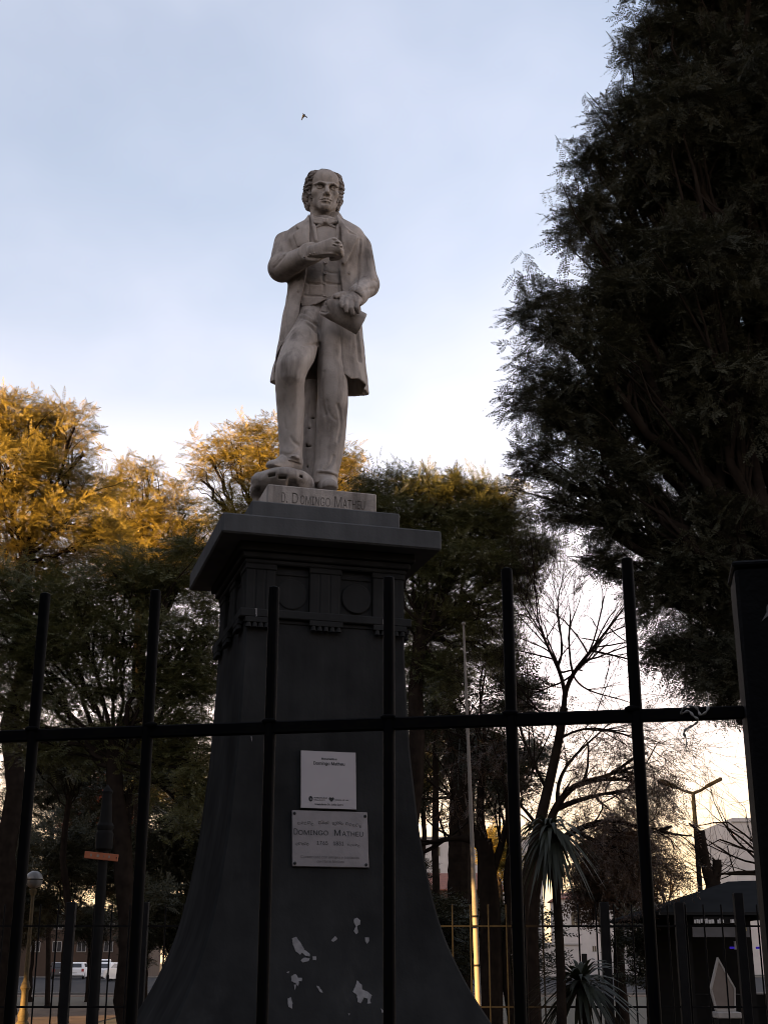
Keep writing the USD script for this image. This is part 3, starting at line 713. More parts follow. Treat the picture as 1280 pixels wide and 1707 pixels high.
# bare patches where the paint has flaked off the foot, each a thin ragged skin on the surface
bare = plain('bare_plaster', (0.25, 0.235, 0.232), 0.9, scale=30, second=(0.15, 0.142, 0.14))
def shaft_sd(p):
    q = p - PO; x = q[..., 0] * MC + q[..., 1] * MS_; y = -q[..., 0] * MS_ + q[..., 1] * MC
    return -y - np.interp(q[..., 2], zz, aa)
rng = np.random.default_rng(5)
zx = lambda x, y: (220 + x / 2.133, 1480 + y / 2.133)
flakes = [[(790, 112), (800, 108), (812, 118), (810, 133), (800, 138), (804, 160), (797, 167), (788, 155), (796, 140), (789, 126)], [(708, 190), (722, 173), (730, 182), (716, 194)], [(828, 178), (842, 178), (843, 190), (835, 202), (829, 192)],
          [(568, 182), (584, 176), (600, 198), (612, 222), (630, 234), (632, 246), (618, 244), (604, 232), (598, 240), (582, 228), (572, 205)], [(641, 246), (655, 246), (655, 259), (643, 259)], [(600, 260), (612, 250), (632, 252), (628, 262), (606, 267)],
          [(566, 315), (582, 309), (590, 322), (604, 322), (603, 334), (592, 334), (590, 352), (582, 340), (566, 334)], [(576, 346), (584, 346), (580, 366)], [(553, 396), (564, 390), (571, 412), (569, 432), (556, 425)], [(548, 302), (560, 298), (556, 306)],
          [(656, 350), (666, 354), (679, 374), (668, 372)], [(784, 370), (797, 344), (800, 331), (816, 346), (818, 364), (838, 372), (853, 384), (846, 400), (850, 412), (836, 414), (838, 396), (824, 392), (812, 413), (802, 408), (800, 384)], [(884, 430), (894, 440), (890, 448)], [(768, 449), (775, 449), (772, 456)]]
flakes = [[zx(*q) for q in f] for f in flakes] + [[(425, 1014), (428, 1014), (428.5, 1027), (426.5, 1028), (426, 1018)], [(418, 1228), (420, 1228), (419.5, 1237)], [(638, 1033), (639.5, 1033), (639.5, 1041), (638, 1041)]]
for poly in flakes:
    P = np.array(poly); P2 = []
    for i in range(len(P)):
        a, b = P[i], P[(i + 1) % len(P)]
        n = max(1, int(np.linalg.norm(b - a) / 2.5))
        for k in range(n): P2.append(a + (b - a) * k / n + rng.normal(0, .35, 2) * (k > 0))
    f2 = (lambda p: -((-(p - PO)[..., 0] * MS_ + (p - PO)[..., 1] * MC)) - .4618) if poly[0][1] < 1100 else shaft_sd
    q = hit(f2, [a for a, b in P2], [b for a, b in P2], Y0=5.2)
    m = trimesh.creation.extrude_polygon(Polygon(P2).buffer(0) if Polygon(P2).buffer(0).geom_type == 'Polygon' else Polygon(P2).convex_hull, 1.0, engine='earcut')
    mv = np.array(m.vertices); w = hit(f2, mv[:, 0], mv[:, 1], Y0=5.2)
    nrm = np.array([MS_, -MC, .12]); w = w + nrm * np.where(mv[:, 2] > .5, .0022, -.004)[:, None]
    part(ped, 'paint_chip', (w, np.array(m.faces)), bare, loc=PO)

# two plaques screwed to the shaft, one above the other
zc = lambda z: np.interp(z, zz, aa)
white = plain('white_plastic_sheet', (0.36, 0.322, 0.322), 0.5, scale=5, var=.06)
edge_black = plain('black_backing', (0.015, 0.015, 0.015), 0.6)
ink = plain('black_print', (0.02, 0.02, 0.02), 0.6)
marble = plain('grey_marble', (0.235, 0.207, 0.205), 0.6, second=(0.18, 0.16, 0.157), scale=9, bump=.1)
faint = plain('worn_engraving', (0.10, 0.088, 0.085), 0.8, second=(0.18, 0.16, 0.155), scale=40)
def on_face(m, zmid, tilt, lift):
    """From a panel's own frame (x, depth y, z up from its middle) to the sloping front of the shaft."""
    v, f, _ = meshkit.arrays(m); v = v.copy()
    c, s = math.cos(tilt), math.sin(tilt)
    y, z = v[:, 1] * c + v[:, 2] * s, -v[:, 1] * s + v[:, 2] * c
    v[:, 1], v[:, 2] = y - (zc(zmid) + lift), z + zmid
    return to_world(v), f
def words(text, h, w, x, z, depth=.0008, bold=False):
    v, f = letters(text, h, bold, w); v[:, 0] += x; v[:, 2] += z; v[:, 1] = (v[:, 1] - 1) * depth
    return v, f

zm = 2.4615; T1 = -math.atan2(zc(2.319) - zc(2.606), .287)
so = on_face((np.zeros((1, 3)), np.zeros((0, 3), int)), zm, T1, 0)[0][0]
sign = thing('information_sign', 'white square sign with black print and blank middle, above the marble plaque', 'sign', so)
def sp(name, m, mat, lift, parent=None): return part(parent or sign, name, on_face(m, zm, -T1, lift), mat, loc=so)
sp('backing', box(-.1445 + .0125, .1445 + .0125, -.008, .001, -.1465, .1465), edge_black, .0045)
sheet = sp('sheet', box(-.142 + .0125, .142 + .0125, -.006, -.001, -.1435, .1435), white, .0125)
F = .0186
for t, h, w, z, b in (('Monumento a', .0095, .079, .102, True), ('Domingo Matheu', .0150, .162, .0755, True)):
    sp('lettering', words(t, h, w, .0155, z, bold=b), ink, F, sheet)
sp('lettering', words('MUNICIPALIDAD', .0056, .068, -.029, -.094, bold=True), ink, F, sheet)
sp('lettering', words('DE LA PLATA', .0056, .056, -.035, -.105, bold=True), ink, F, sheet)
sp('lettering', words('hacelo en vos', .0072, .070, .079, -.102), ink, F, sheet)
sp('lettering', words('Intendente Dr. Julio Garro', .0085, .145, .0135, -.127, bold=True), ink, F, sheet)
th = np.linspace(0, 2 * np.pi, 40)
crest = Polygon([( .0105 * math.cos(a), .0135 * math.sin(a)) for a in th]).difference(Polygon([(.0028 * math.cos(a) + .002, .005 * math.sin(a) - .002) for a in th]))
heart = Polygon([(.0135 * math.sin(a) ** 3, .0135 * (13 * math.cos(a) - 5 * math.cos(2 * a) - 2 * math.cos(3 * a) - math.cos(4 * a)) / 16) for a in th])
for name, shp, x in (('crest', crest, -.080), ('heart_emblem', heart, .026)):
    v, f = extrude(shp, .001); sp(name, (np.stack([v[:, 0] + x, -v[:, 2], v[:, 1] - .097], 1), f), ink, F, sheet)

zp = 2.1700; T2 = -math.atan2(zc(2.033) - zc(2.308), .274)
po = on_face((np.zeros((1, 3)), np.zeros((0, 3), int)), zp, T2, 0)[0][0]
plaque = thing('memorial_plaque', 'grey marble plaque reading DOMINGO MATHEU 1765 1831, fixed with corner screws below the white sign', 'plaque', po)
def pp(name, m, mat, lift, parent=None): return part(parent or plaque, name, on_face(m, zp, -T2, lift), mat, loc=po)
slab = pp('slab', box(-.1925 + .0195, .1925 + .0195, -.010, .002, -.1370, .1370, .002), marble, .006)
F = .0165
for t, h, w, x, z, b, mt in (('D', .0300, .020, -.155, .018, False, ink), ('OMINGO', .0230, .150, -.067, .0175, False, ink), ('M', .0300, .031, .055, .0165, False, ink), ('ATHEU', .0230, .108, .133, .016, False, ink),
                         ('1765', .0180, .055, -.022, -.029, False, ink), ('1831', .0180, .052, .060, -.030, False, ink), ('Conservado por amigos y jubilados', .0120, .295, .0155, -.094, False, faint), ('de Plaza Matheu', .0120, .138, .0185, -.115, False, faint)):
    pp('lettering', words(t, h, w, x, z, bold=b), mt, F, slab)
def scroll(cx, cz, w, h, flip, seed):
    r = np.random.default_rng(seed); out = []
    for k in range(5):
        t = np.linspace(0, 1, 14); a0 = t * (2.2 * math.pi) * (1 if k % 2 else -1)
        R = h * (.55 - .4 * t) * (.6 + .5 * r.random())
        px = flip * (-w / 2 + (k + .5) * w / 5) + R * np.cos(a0); pz = R * np.sin(a0) + r.normal(0, h * .12)
        out.append(tube(np.stack([cx + px, np.full(14, -.0004), cz + pz], 1), .0010 + .0016 * np.sin(t * math.pi), 4))
    return cat(out)
for k, (cx, cz, w, h) in enumerate(((-.105, .076, .085, .018), (-.012, .080, .055, .018), (.058, .080, .055, .018), (.140, .073, .085, .018), (-.122, -.026, .066, .014), (.137, -.027, .066, .014))):
    pp('scroll_ornament', scroll(cx, cz, w, h, -1 if k % 2 else 1, k), faint, F - .001, slab)
for x, z in ((-.161, .122), (.200, .118), (-.161, -.121), (.198, -.122)):
    pp('screw', moved(lathe([(0, 0), (.0075, 0), (.0075, .002), (.004, .0045), (0, .005)], 12), (x, -.0002, z), rotx=math.pi / 2), edge_black, F, slab)

# ------------------------------------------------------------------ the near fence: round bars welded to rails, a square post at its right end
iron = usdkit.material(stage, '/World/Looks/black_iron', {
    'g': ('geometry', {}), 'n1': ('noise_texture', {'scale': 25.0, 'detail': 6.0}), 'r1': ('rgb_ramp', {'ramp': [(0.35, (0.005, 0.005, 0.0055)), (0.66, (0.0075, 0.007, 0.007)), (0.80, (0.014, 0.010, 0.008))]}),
    'n3': ('noise_texture', {'scale': 160.0, 'detail': 4.0}), 'b': ('bump', {'strength': 0.3, 'distance': 0.002}), 'p': ('principled_bsdf', {'roughness': 0.6, 'specular_ior_level': 0.02})},
    [('g.position', 'n1.vector'), ('n1.fac', 'r1.fac'), ('r1.color', 'p.base_color'), ('g.position', 'n3.vector'), ('n3.fac', 'b.height'), ('b.normal', 'p.normal')], surface='p.BSDF')
RZ, TZ = 1.938, 2.150
fl, fr_ = at(0, 1228, 2.11), at(1240, 1187, 1.893)
fdir = (fr_ - fl)[:2]; flen = np.linalg.norm(fdir); fdir /= flen; fnor = np.array([-fdir[1], fdir[0]])
FO = np.array([fr_[0], fr_[1], 0.0])
fence = thing('iron_fence', 'black iron fence of tall round bars close in front of the pedestal', 'fence', FO)
def fence_point(s, z, off=0.0): return np.array([fr_[0] - fdir[0] * s - fnor[0] * off, fr_[1] - fdir[1] * s - fnor[1] * off, z])
def fence_box(s0, s1, o0, o1, z0, z1, bev=.002):
    v, f = box(s0, s1, o0, o1, z0, z1, bev)
    return np.stack([fr_[0] - fdir[0] * v[:, 0] - fnor[0] * v[:, 1], fr_[1] - fdir[1] * v[:, 0] - fnor[1] * v[:, 1], v[:, 2]], 1), f[:, ::-1]
def s_of(px, py):                                              # where along the fence line a pixel's ray falls
    d = at(px, py, 1.0); k = d[0] / d[1]
    return ((fr_[0] - k * fr_[1]) / (fdir[0] - k * fdir[1]))
bars = [(1055, 1195), (851, 1200), (648, 1208), (450, 1213), (253, 1220), (55, 1226)]
ss = [s_of(*b) for b in bars]; step = (ss[-1] - ss[0]) / 5
ss = ss + [ss[-1] + step * k for k in (1, 2, 3)]
rg = np.random.default_rng(3)
for i, s in enumerate(ss):
    r = .0088
    top = TZ + rg.normal(0, .004)
    lean = rg.normal(0, .002)
    m = lathe([(0, .0), (r, .0), (r, top - .005), (r * .93, top - .0015), (r * .6, top), (0, top + .0005)], 18)
    part(fence, 'bar', moved(m, fence_point(s + lean, 0.02, .0)), iron, 40, loc=FO)
for z in (RZ, 1.03, .12):
    part(fence, 'rail', fence_box(.0, ss[-1] + .1, -.0065, .0055, z - .0095, z + .0095), iron, loc=FO)
for s, z in [(s, RZ) for s in ss]:                              # weld beads where bar and rail meet
    w = trimesh.creation.icosphere(1, .0045); w.apply_scale([2.6, .8, 1.0])
    part(fence, 'weld', moved((np.array(w.vertices), np.array(w.faces)), fence_point(s, z + .0098, .007), rotz=math.atan2(fdir[1], fdir[0])), iron, loc=FO)
post_mat = plain('post_iron', (0.008, 0.008, 0.0085), 0.65, scale=9, bump=.3, bump_scale=120, second=(0.005, 0.005, 0.0055), spec=.06)
pst = part(fence, 'post', fence_box(-.105, .0, -.055, .050, .0, 2.140, .005), post_mat, loc=FO)
part(pst, 'post_cap', fence_box(-.108, .003, -.058, .053, 2.1405, 2.150, .003), post_mat, loc=FO)
v, f = extrude(Polygon([(0, 0), (.006, .012), (.008, .030), (.003, .034), (-.003, .026), (-.004, .010), (-.022, -.012), (-.024, -.015), (-.006, -.003)]), -.0 + .0008)
part(pst, 'paint_scuff', (np.array([fence_point(-.041 - a * .4, 2.066 + b * .5, .0502 + c) for a, b, c in v]), f[:, ::-1]), bare, loc=FO)

# a scrap of pale cord knotted round the rail
cord = plain('pale_cord', (0.40, 0.37, 0.34), 0.9, scale=40)
cpx = [(1142, 1228), (1140, 1221), (1150, 1212), (1160, 1206), (1163, 1200), (1156, 1194), (1146, 1186), (1136, 1190), (1140, 1180), (1150, 1177), (1162, 1182), (1168, 1192), (1176, 1188), (1180, 1179), (1177, 1173)]
cp = []
for i, (x, y) in enumerate(cpx):
    d = at(x, y, 1.0); s = s_of(x, y); off = .012 + .004 * math.sin(i * 1.7); q = fence_point(s, 0, off)
    cp.append(np.array([0, 0, EYE]) + (d - [0, 0, EYE]) * q[1])
cp = spline(cp, 70)
co = thing('knotted_cord', 'scrap of pale cord hanging knotted on the fence rail near the right post', 'cord', cp[0])
part(co, 'cord', tube(cp, .0016 + .0007 * np.sin(np.arange(70) * 1.3), 7), cord, True, loc=cp[0])
fr2 = [tube(spline([cp[-1], cp[-1] + [.004, 0, .008], cp[-1] + [.002, .002, .018]], 6), .0007, 5), tube(spline([cp[0], cp[0] + [.001, 0, -.010], cp[0] + [-.003, 0, -.020]], 6), .0007, 5)]
part(co, 'frayed_end', fr2[0], cord, loc=cp[0]); part(co, 'frayed_end', fr2[1], cord, loc=cp[0])

# ------------------------------------------------------------------ ground, road, path
grass_mat = plain('worn_grass', (0.030, 0.032, 0.015), 0.9, scale=.8, second=(0.034, 0.027, 0.02), bump=.6, bump_scale=14)
asphalt = plain('asphalt', (0.036, 0.036, 0.038), 0.9, spec=.05, scale=1.2, var=.25, bump=.4, bump_scale=60)
paving = plain('paving', (0.13, 0.095, 0.07), 0.9, spec=.05, scale=1.5, second=(0.085, 0.062, 0.048), bump=.3, bump_scale=30)
kerb_mat = plain('kerb_stone', (0.12, 0.115, 0.11), 0.85, scale=3)
def sheet(name, pts, z, mat, kind='structure', label=None):
    v, f = extrude(Polygon(pts), .02); v[:, 2] += z - .02
    p = part(None, name, (v, f), mat); tag(p, label, kind=kind); return p
sheet('ground', [(-600, -400), (600, -400), (600, 900), (-600, 900)], 0, grass_mat)
sheet('path', [(-16, 5), (16, 5), (16, 17.5), (4.5, 19), (4.5, 40), (-3.5, 40), (-3.5, 20), (-7.6, 24), (-8.2, 52), (-13.8, 52), (-13.2, 20), (-16, 17)], .012, paving)
sheet('pavement', [(-120, 66.0), (120, 66.0), (120, 69.6), (-120, 69.6)], .012, paving)
for y in (69.6, 138.0):
    p = part(None, 'kerb', box(-140, 140, y, y + .18, -.02, .13, .02), kerb_mat); tag(p, kind='structure')
sheet('road', [(-160, 69.8), (160, 69.8), (160, 138.0), (-160, 138.0)], .008, asphalt)
sheet('pavement', [(-160, 138.2), (160, 138.2), (160, 142.5), (-160, 142.5)], .12, paving)
# bricks of the sunlit path at lower left, laid one by one where they can be told apart

# ------------------------------------------------------------------ trees
from scipy.spatial.transform import Rotation
bark = plain('bark', (0.019, 0.0145, 0.0115), 0.95, spec=.0, scale=7, second=(0.009, 0.007, 0.006), bump=.8, bump_scale=22)
bark_pale = plain('pale_bark', (0.13, 0.10, 0.08), 0.9, scale=7, second=(0.07, 0.055, 0.045), bump=.8, bump_scale=22)
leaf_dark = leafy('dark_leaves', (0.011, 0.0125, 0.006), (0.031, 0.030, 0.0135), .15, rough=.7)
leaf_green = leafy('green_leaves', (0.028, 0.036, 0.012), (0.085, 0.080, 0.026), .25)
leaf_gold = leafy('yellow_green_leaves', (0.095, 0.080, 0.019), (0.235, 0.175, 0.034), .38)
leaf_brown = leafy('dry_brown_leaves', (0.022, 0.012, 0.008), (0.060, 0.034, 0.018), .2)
leaf_red = leafy('red_leaves', (0.14, 0.03, 0.03), (0.26, 0.07, 0.06), .4)
palm_leaf = leafy('palm_leaves', (0.006, 0.008, 0.004), (0.018, 0.021, 0.010), .12, rough=.6)

def diamond(a, d, n, L, W):
    """One leaflet: a thin lozenge from a along d, n its normal."""
    s = np.cross(d, n)
    return [a, a + d * L * .45 + s * W / 2, a + d * L, a + d * L * .45 - s * W / 2]

def branchlet(seed, length=.55, leaves=13, leaf_len=.20, pairs=7, leaflet=(.046, .019), droop=.5, flat=.5):
    """A twig along +x with pinnate leaves; about .5 m long."""
    r = np.random.default_rng(seed); V, F = [], []
    def add(q):
        n = len(V); V.extend(q); F.append((n, n + 1, n + 2)); F.append((n, n + 2, n + 3))
    t = np.linspace(0, 1, 5); tw = np.stack([t * length, .05 * np.sin(t * 3 + r.random() * 6), -.10 * droop * t ** 2], 1)
    tv, tf = tube(tw, np.linspace(.005, .0015, 5), 3, False)
    for i in range(leaves):
        k = (i + .7) / leaves; a = np.array([np.interp(k, t, tw[:, c]) for c in range(3)])
        side = (-1) ** i; ang = side * r.uniform(.5, 1.25) * (1 - .55 * k)
        d = np.array([math.cos(ang), math.sin(ang), r.normal(.05, .35 * (1 - flat * .5))]); d /= np.linalg.norm(d)
        L = leaf_len * r.uniform(.7, 1.15)
        n = np.array([r.normal(0, .3), r.normal(0, .3), 1.0]); n -= (n @ d) * d; n /= np.linalg.norm(n); s = np.cross(d, n)
        sag = droop * r.uniform(.3, 1.2)
        pos = lambda q: a + d * L * q + np.array([0, 0, -1.0]) * sag * L * .5 * q * q
        add([pos(0) - s * .0015, pos(0) + s * .0015, pos(.97) + s * .0008, pos(.97) - s * .0008])
        for j in range(pairs):
            q = (j + .9) / (pairs + .3); b = pos(q)
            w = 1 - .35 * abs(q - .5) * 2
            for sg in (-1, 1):
                ld = d * .45 + s * sg + np.array([0, 0, -.35 * sag]) + r.normal(0, .12, 3); ld /= np.linalg.norm(ld)
                ln = n + r.normal(0, .35, 3); ln -= (ln @ ld) * ld; ln /= np.linalg.norm(ln)
                add(diamond(b, ld, ln, leaflet[0] * w, leaflet[1] * w))
        add(diamond(pos(1), d, n, leaflet[0], leaflet[1]))
    return np.vstack([tv, np.array(V)]), np.vstack([tf, np.array(F) + len(tv)])

def frame_quats(dirs, rng, roll=.5):
    """Quaternions (w, x, y, z) that turn +x to dirs, keeping +z about upright."""
    x = dirs / np.linalg.norm(dirs, axis=1, keepdims=True)
    z = np.array([0, 0, 1.0]) + rng.normal(0, roll, (len(x), 3)); z -= (z * x).sum(1, keepdims=True) * x; z /= np.linalg.norm(z, axis=1, keepdims=True)
    y = np.cross(z, x)
    q = Rotation.from_matrix(np.stack([x, y, z], 2)).as_quat()
    return q[:, [3, 0, 1, 2]]

PROTO = {}
def crown(parent, pos, dirs, scale, mat, rng, kind='fine', origin=(0, 0, 0), roll=.5, name='crown'):
    """Foliage as instances of a few branchlets."""
    path = path_for(str(parent.GetPath()), name)
    pi = UsdGeom.PointInstancer.Define(stage, path)
    makers = {'fine': [branchlet(k, .55, 13) for k in range(4)] , 'airy': [branchlet(10 + k, .60, 9, .24, 7, (.050, .021), .35, .9) for k in range(4)], 'coarse': [branchlet(20 + k, .55, 10, .22, 4, (.075, .034), .4, .7) for k in range(4)],
              'dry': [branchlet(30 + k, .45, 6, .16, 4, (.06, .018), 1.6, .2) for k in range(3)]} if not PROTO else PROTO
    PROTO.update(makers)
    for k, m in enumerate(PROTO[kind]):
        usdkit.mesh(stage, f'{path}/leaf_spray_{k:03d}' if k else f'{path}/leaf_spray', m, mat)
        pi.CreatePrototypesRel().AddTarget(f'{path}/leaf_spray_{k:03d}' if k else f'{path}/leaf_spray')
    n = len(pos)
    pi.CreateProtoIndicesAttr(Vt.IntArray.FromNumpy(rng.integers(0, len(PROTO[kind]), n).astype(np.int32)))
    pi.CreatePositionsAttr(Vt.Vec3fArray.FromNumpy((pos - np.asarray(origin)).astype(np.float32)))
    q = frame_quats(dirs, rng, roll)
    pi.CreateOrientationsAttr(Vt.QuathArray([Gf.Quath(*map(float, a)) for a in q]))
    s = scale * rng.uniform(.75, 1.25, n)
    pi.CreateScalesAttr(Vt.Vec3fArray.FromNumpy(np.repeat(s[:, None], 3, 1).astype(np.float32)))
    return tag(pi.GetPrim(), kind='stuff')

def limb(a, b, ra, rb, rng, sag=0.0, wob=.06, n=7, sides=6):
    t = np.linspace(0, 1, n)[:, None]; L = np.linalg.norm(b - a)
    p = a + (b - a) * t + np.array([0, 0, 1.0]) * (sag * L) * np.sin(t * math.pi)
    p[1:-1] += rng.normal(0, wob * L / 3, (n - 2, 3))
    return p, tube(p, np.linspace(ra, rb, n), sides, False)

def leafy_tree(name, label, base, fork, trunk_r, clumps, Y, mat, seed, kind='airy', dens=1.0, size=1.0, group=None, bark_m=None, droop=.0, twigs=5, shell=.6, limbs_r=.26, wood_twigs=True):
    """clumps: (px, py, half width px, half height px, depth offset[, density]) in the picture at distance Y."""
    rng = np.random.default_rng(seed)
    base, fork = np.asarray(base, float), np.asarray(fork, float)
    t = thing(name, label, 'tree', base, group=group)
    p, tr = limb(base - [0, 0, .1], fork, trunk_r * 1.2, trunk_r * .8, rng, 0, .022, 9, 12)
    part(t, 'trunk', cat([tr, tube([base - [0, 0, .1], base + [0, 0, trunk_r * 2.5]], [trunk_r * 1.9, trunk_r * 1.15], 12, False)]), bark_m or bark, True, loc=base)
    wood, pos, dirs = [], [], []
    for c in clumps:
        px, py, rx, ry, d = c[:5]; dn = c[5] if len(c) > 5 else 1.0
        C = at(px, py, Y + d); m = np.linalg.norm(C - [0, 0, EYE]) / FPX
        R = np.array([rx * m, max(.45 * (rx + ry), ry) * m, ry * m * 1.12])
        root = fork + (C - fork) * 0
        d0 = np.linalg.norm(C - fork)
        lp, lm = limb(fork - [0, 0, rng.uniform(0, .12) * d0], C - [0, 0, R[2] * .35], trunk_r * limbs_r * rng.uniform(.7, 1.1), trunk_r * .14, rng, .06, .07, 9, 6)
        wood.append(lm)
        n = max(4, int(dn * dens * 115 * (R[0] * R[1] + R[1] * R[2] + R[0] * R[2]) / size ** 2))
        u = rng.normal(0, 1, (n, 3)); u /= np.linalg.norm(u, axis=1, keepdims=True)
        rad = rng.random(n) ** (1 / 3 * (1 - shell) + .05 * shell)
        lump = 1 + .35 * (meshkit.noise(u * 2.2 + seed, seed) - .5) * 2
        q = C + u * R * (rad * lump)[:, None]
        hz = u + rng.normal(0, .75, (n, 3)); hz[:, 2] *= .35; hz[:, 2] += .10 - droop
        out = hz / np.linalg.norm(hz, axis=1, keepdims=True)
        q = q - out * (.45 * size)
        pos.append(q); dirs.append(out)
        if wood_twigs:
            pick = rng.choice(n, min(n, int(twigs + min(n * .10, 16))), False)
            for k in pick:
                s = lp[rng.integers(4, 9)]; L = np.linalg.norm(q[k] - s)
                wood.append(limb(s, q[k], .010 + .012 * L, .004, rng, .05, .12, 5, 3)[1])
    part(t, 'branches', cat(wood), bark_m or bark, True, loc=base)
    pos, dirs = np.vstack(pos), np.vstack(dirs)
    crown(t, pos, dirs, size, mat, rng, kind, base)
    return t, len(pos)

def bare_branches(start, direction, length, radius, depth, rng, out, spread=.55, up=.25, kids=(2, 4), ratio=(.55, .8), tips=None):
    """Recursive bare branching, appended to out as tubes."""
    n = 5; p = [np.asarray(start, float)]; d = np.asarray(direction, float) / np.linalg.norm(direction)
    for i in range(n):
        d = d + rng.normal(0, .10, 3) + np.array([0, 0, up * .12]); d /= np.linalg.norm(d)
        p.append(p[-1] + d * length / n)
    p = np.array(p); r1 = radius * .62
    out.append(tube(p, np.linspace(radius, r1, n + 1), 6 if radius > .03 else 4 if radius > .008 else 3, False))
    if depth == 0 or length < .12:
        if tips is not None: tips.append((p[-1], d))
        return
    for k in range(rng.integers(*kids)):
        i = rng.integers(2, n + 1) if k else n
        nd = d + rng.normal(0, spread, 3); nd[2] += up * .5
        bare_branches(p[i], nd, length * rng.uniform(*ratio), max(r1 * rng.uniform(.55, .85), .0025), depth - 1, rng, out, spread, up, kids, ratio, tips)

G = lambda px, Y: np.array([at(px, 1600, Y)[0], Y, 0.0])          # the spot of ground under a pixel column at distance Y

# the big dark tree at right
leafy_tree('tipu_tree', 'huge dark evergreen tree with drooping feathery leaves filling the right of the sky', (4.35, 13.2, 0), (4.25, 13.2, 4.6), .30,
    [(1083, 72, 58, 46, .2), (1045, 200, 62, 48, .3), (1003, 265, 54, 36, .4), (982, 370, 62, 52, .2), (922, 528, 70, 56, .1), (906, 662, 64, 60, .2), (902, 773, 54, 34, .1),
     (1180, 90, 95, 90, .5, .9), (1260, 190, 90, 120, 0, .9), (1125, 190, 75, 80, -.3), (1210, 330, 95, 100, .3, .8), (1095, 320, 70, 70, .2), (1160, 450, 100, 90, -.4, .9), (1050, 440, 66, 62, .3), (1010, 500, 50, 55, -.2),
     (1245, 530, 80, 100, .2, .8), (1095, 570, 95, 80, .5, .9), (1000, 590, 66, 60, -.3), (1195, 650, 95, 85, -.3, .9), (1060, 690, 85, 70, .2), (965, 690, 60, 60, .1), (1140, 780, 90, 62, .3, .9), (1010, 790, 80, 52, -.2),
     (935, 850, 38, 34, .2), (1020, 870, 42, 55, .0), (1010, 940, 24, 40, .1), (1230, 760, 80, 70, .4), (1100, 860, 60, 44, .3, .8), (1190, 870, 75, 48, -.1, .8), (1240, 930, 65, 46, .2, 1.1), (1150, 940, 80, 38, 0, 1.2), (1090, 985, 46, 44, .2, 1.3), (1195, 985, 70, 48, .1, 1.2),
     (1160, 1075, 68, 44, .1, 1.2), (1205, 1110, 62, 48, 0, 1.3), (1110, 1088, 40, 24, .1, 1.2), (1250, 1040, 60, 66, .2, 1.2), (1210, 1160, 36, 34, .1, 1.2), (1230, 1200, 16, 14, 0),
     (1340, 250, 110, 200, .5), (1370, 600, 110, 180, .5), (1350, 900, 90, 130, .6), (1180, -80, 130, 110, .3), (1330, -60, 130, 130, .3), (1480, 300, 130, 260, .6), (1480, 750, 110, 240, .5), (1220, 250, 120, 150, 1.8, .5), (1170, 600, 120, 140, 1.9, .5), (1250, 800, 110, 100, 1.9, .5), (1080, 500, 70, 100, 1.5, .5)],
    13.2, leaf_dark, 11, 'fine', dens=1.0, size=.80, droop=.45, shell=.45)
# small sprays that break its outline against the sky
# golden trees far left, lit by the low sun above the shade
lt = 'trees behind the pedestal'
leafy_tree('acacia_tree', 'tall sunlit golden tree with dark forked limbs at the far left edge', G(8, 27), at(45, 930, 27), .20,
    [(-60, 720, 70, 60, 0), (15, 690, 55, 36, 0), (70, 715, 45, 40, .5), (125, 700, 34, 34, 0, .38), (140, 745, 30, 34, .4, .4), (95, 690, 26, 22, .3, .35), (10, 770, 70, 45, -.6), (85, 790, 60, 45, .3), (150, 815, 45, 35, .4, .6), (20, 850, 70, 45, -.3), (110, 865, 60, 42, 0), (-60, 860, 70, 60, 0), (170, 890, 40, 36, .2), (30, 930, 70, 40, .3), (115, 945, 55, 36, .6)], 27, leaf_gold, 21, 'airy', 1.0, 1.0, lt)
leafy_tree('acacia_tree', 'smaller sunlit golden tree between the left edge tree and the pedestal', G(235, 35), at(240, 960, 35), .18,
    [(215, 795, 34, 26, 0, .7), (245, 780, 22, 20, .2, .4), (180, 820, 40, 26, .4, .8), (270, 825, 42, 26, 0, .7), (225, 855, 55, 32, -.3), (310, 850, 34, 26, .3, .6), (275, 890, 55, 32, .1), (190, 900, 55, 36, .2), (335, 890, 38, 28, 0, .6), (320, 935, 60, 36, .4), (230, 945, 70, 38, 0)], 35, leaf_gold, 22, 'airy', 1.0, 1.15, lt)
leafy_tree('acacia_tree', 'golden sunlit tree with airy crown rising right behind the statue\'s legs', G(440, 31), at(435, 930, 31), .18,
    [(395, 735, 38, 26, 0, .7), (440, 722, 40, 26, .3, .8), (350, 755, 34, 26, .1, .6), (335, 790, 30, 26, 0, .5), (395, 775, 45, 28, .4, .6), (450, 770, 45, 34, -.2), (500, 745, 45, 34, .3), (555, 770, 38, 34, 0), (420, 820, 45, 28, 0, .55), (370, 840, 36, 24, .2, .5), (500, 800, 55, 36, .4), (590, 790, 18, 26, .1, .7), (570, 815, 36, 26, .1), (400, 870, 45, 28, 0)], 31, leaf_gold, 23, 'airy', .95, 1.1, lt)
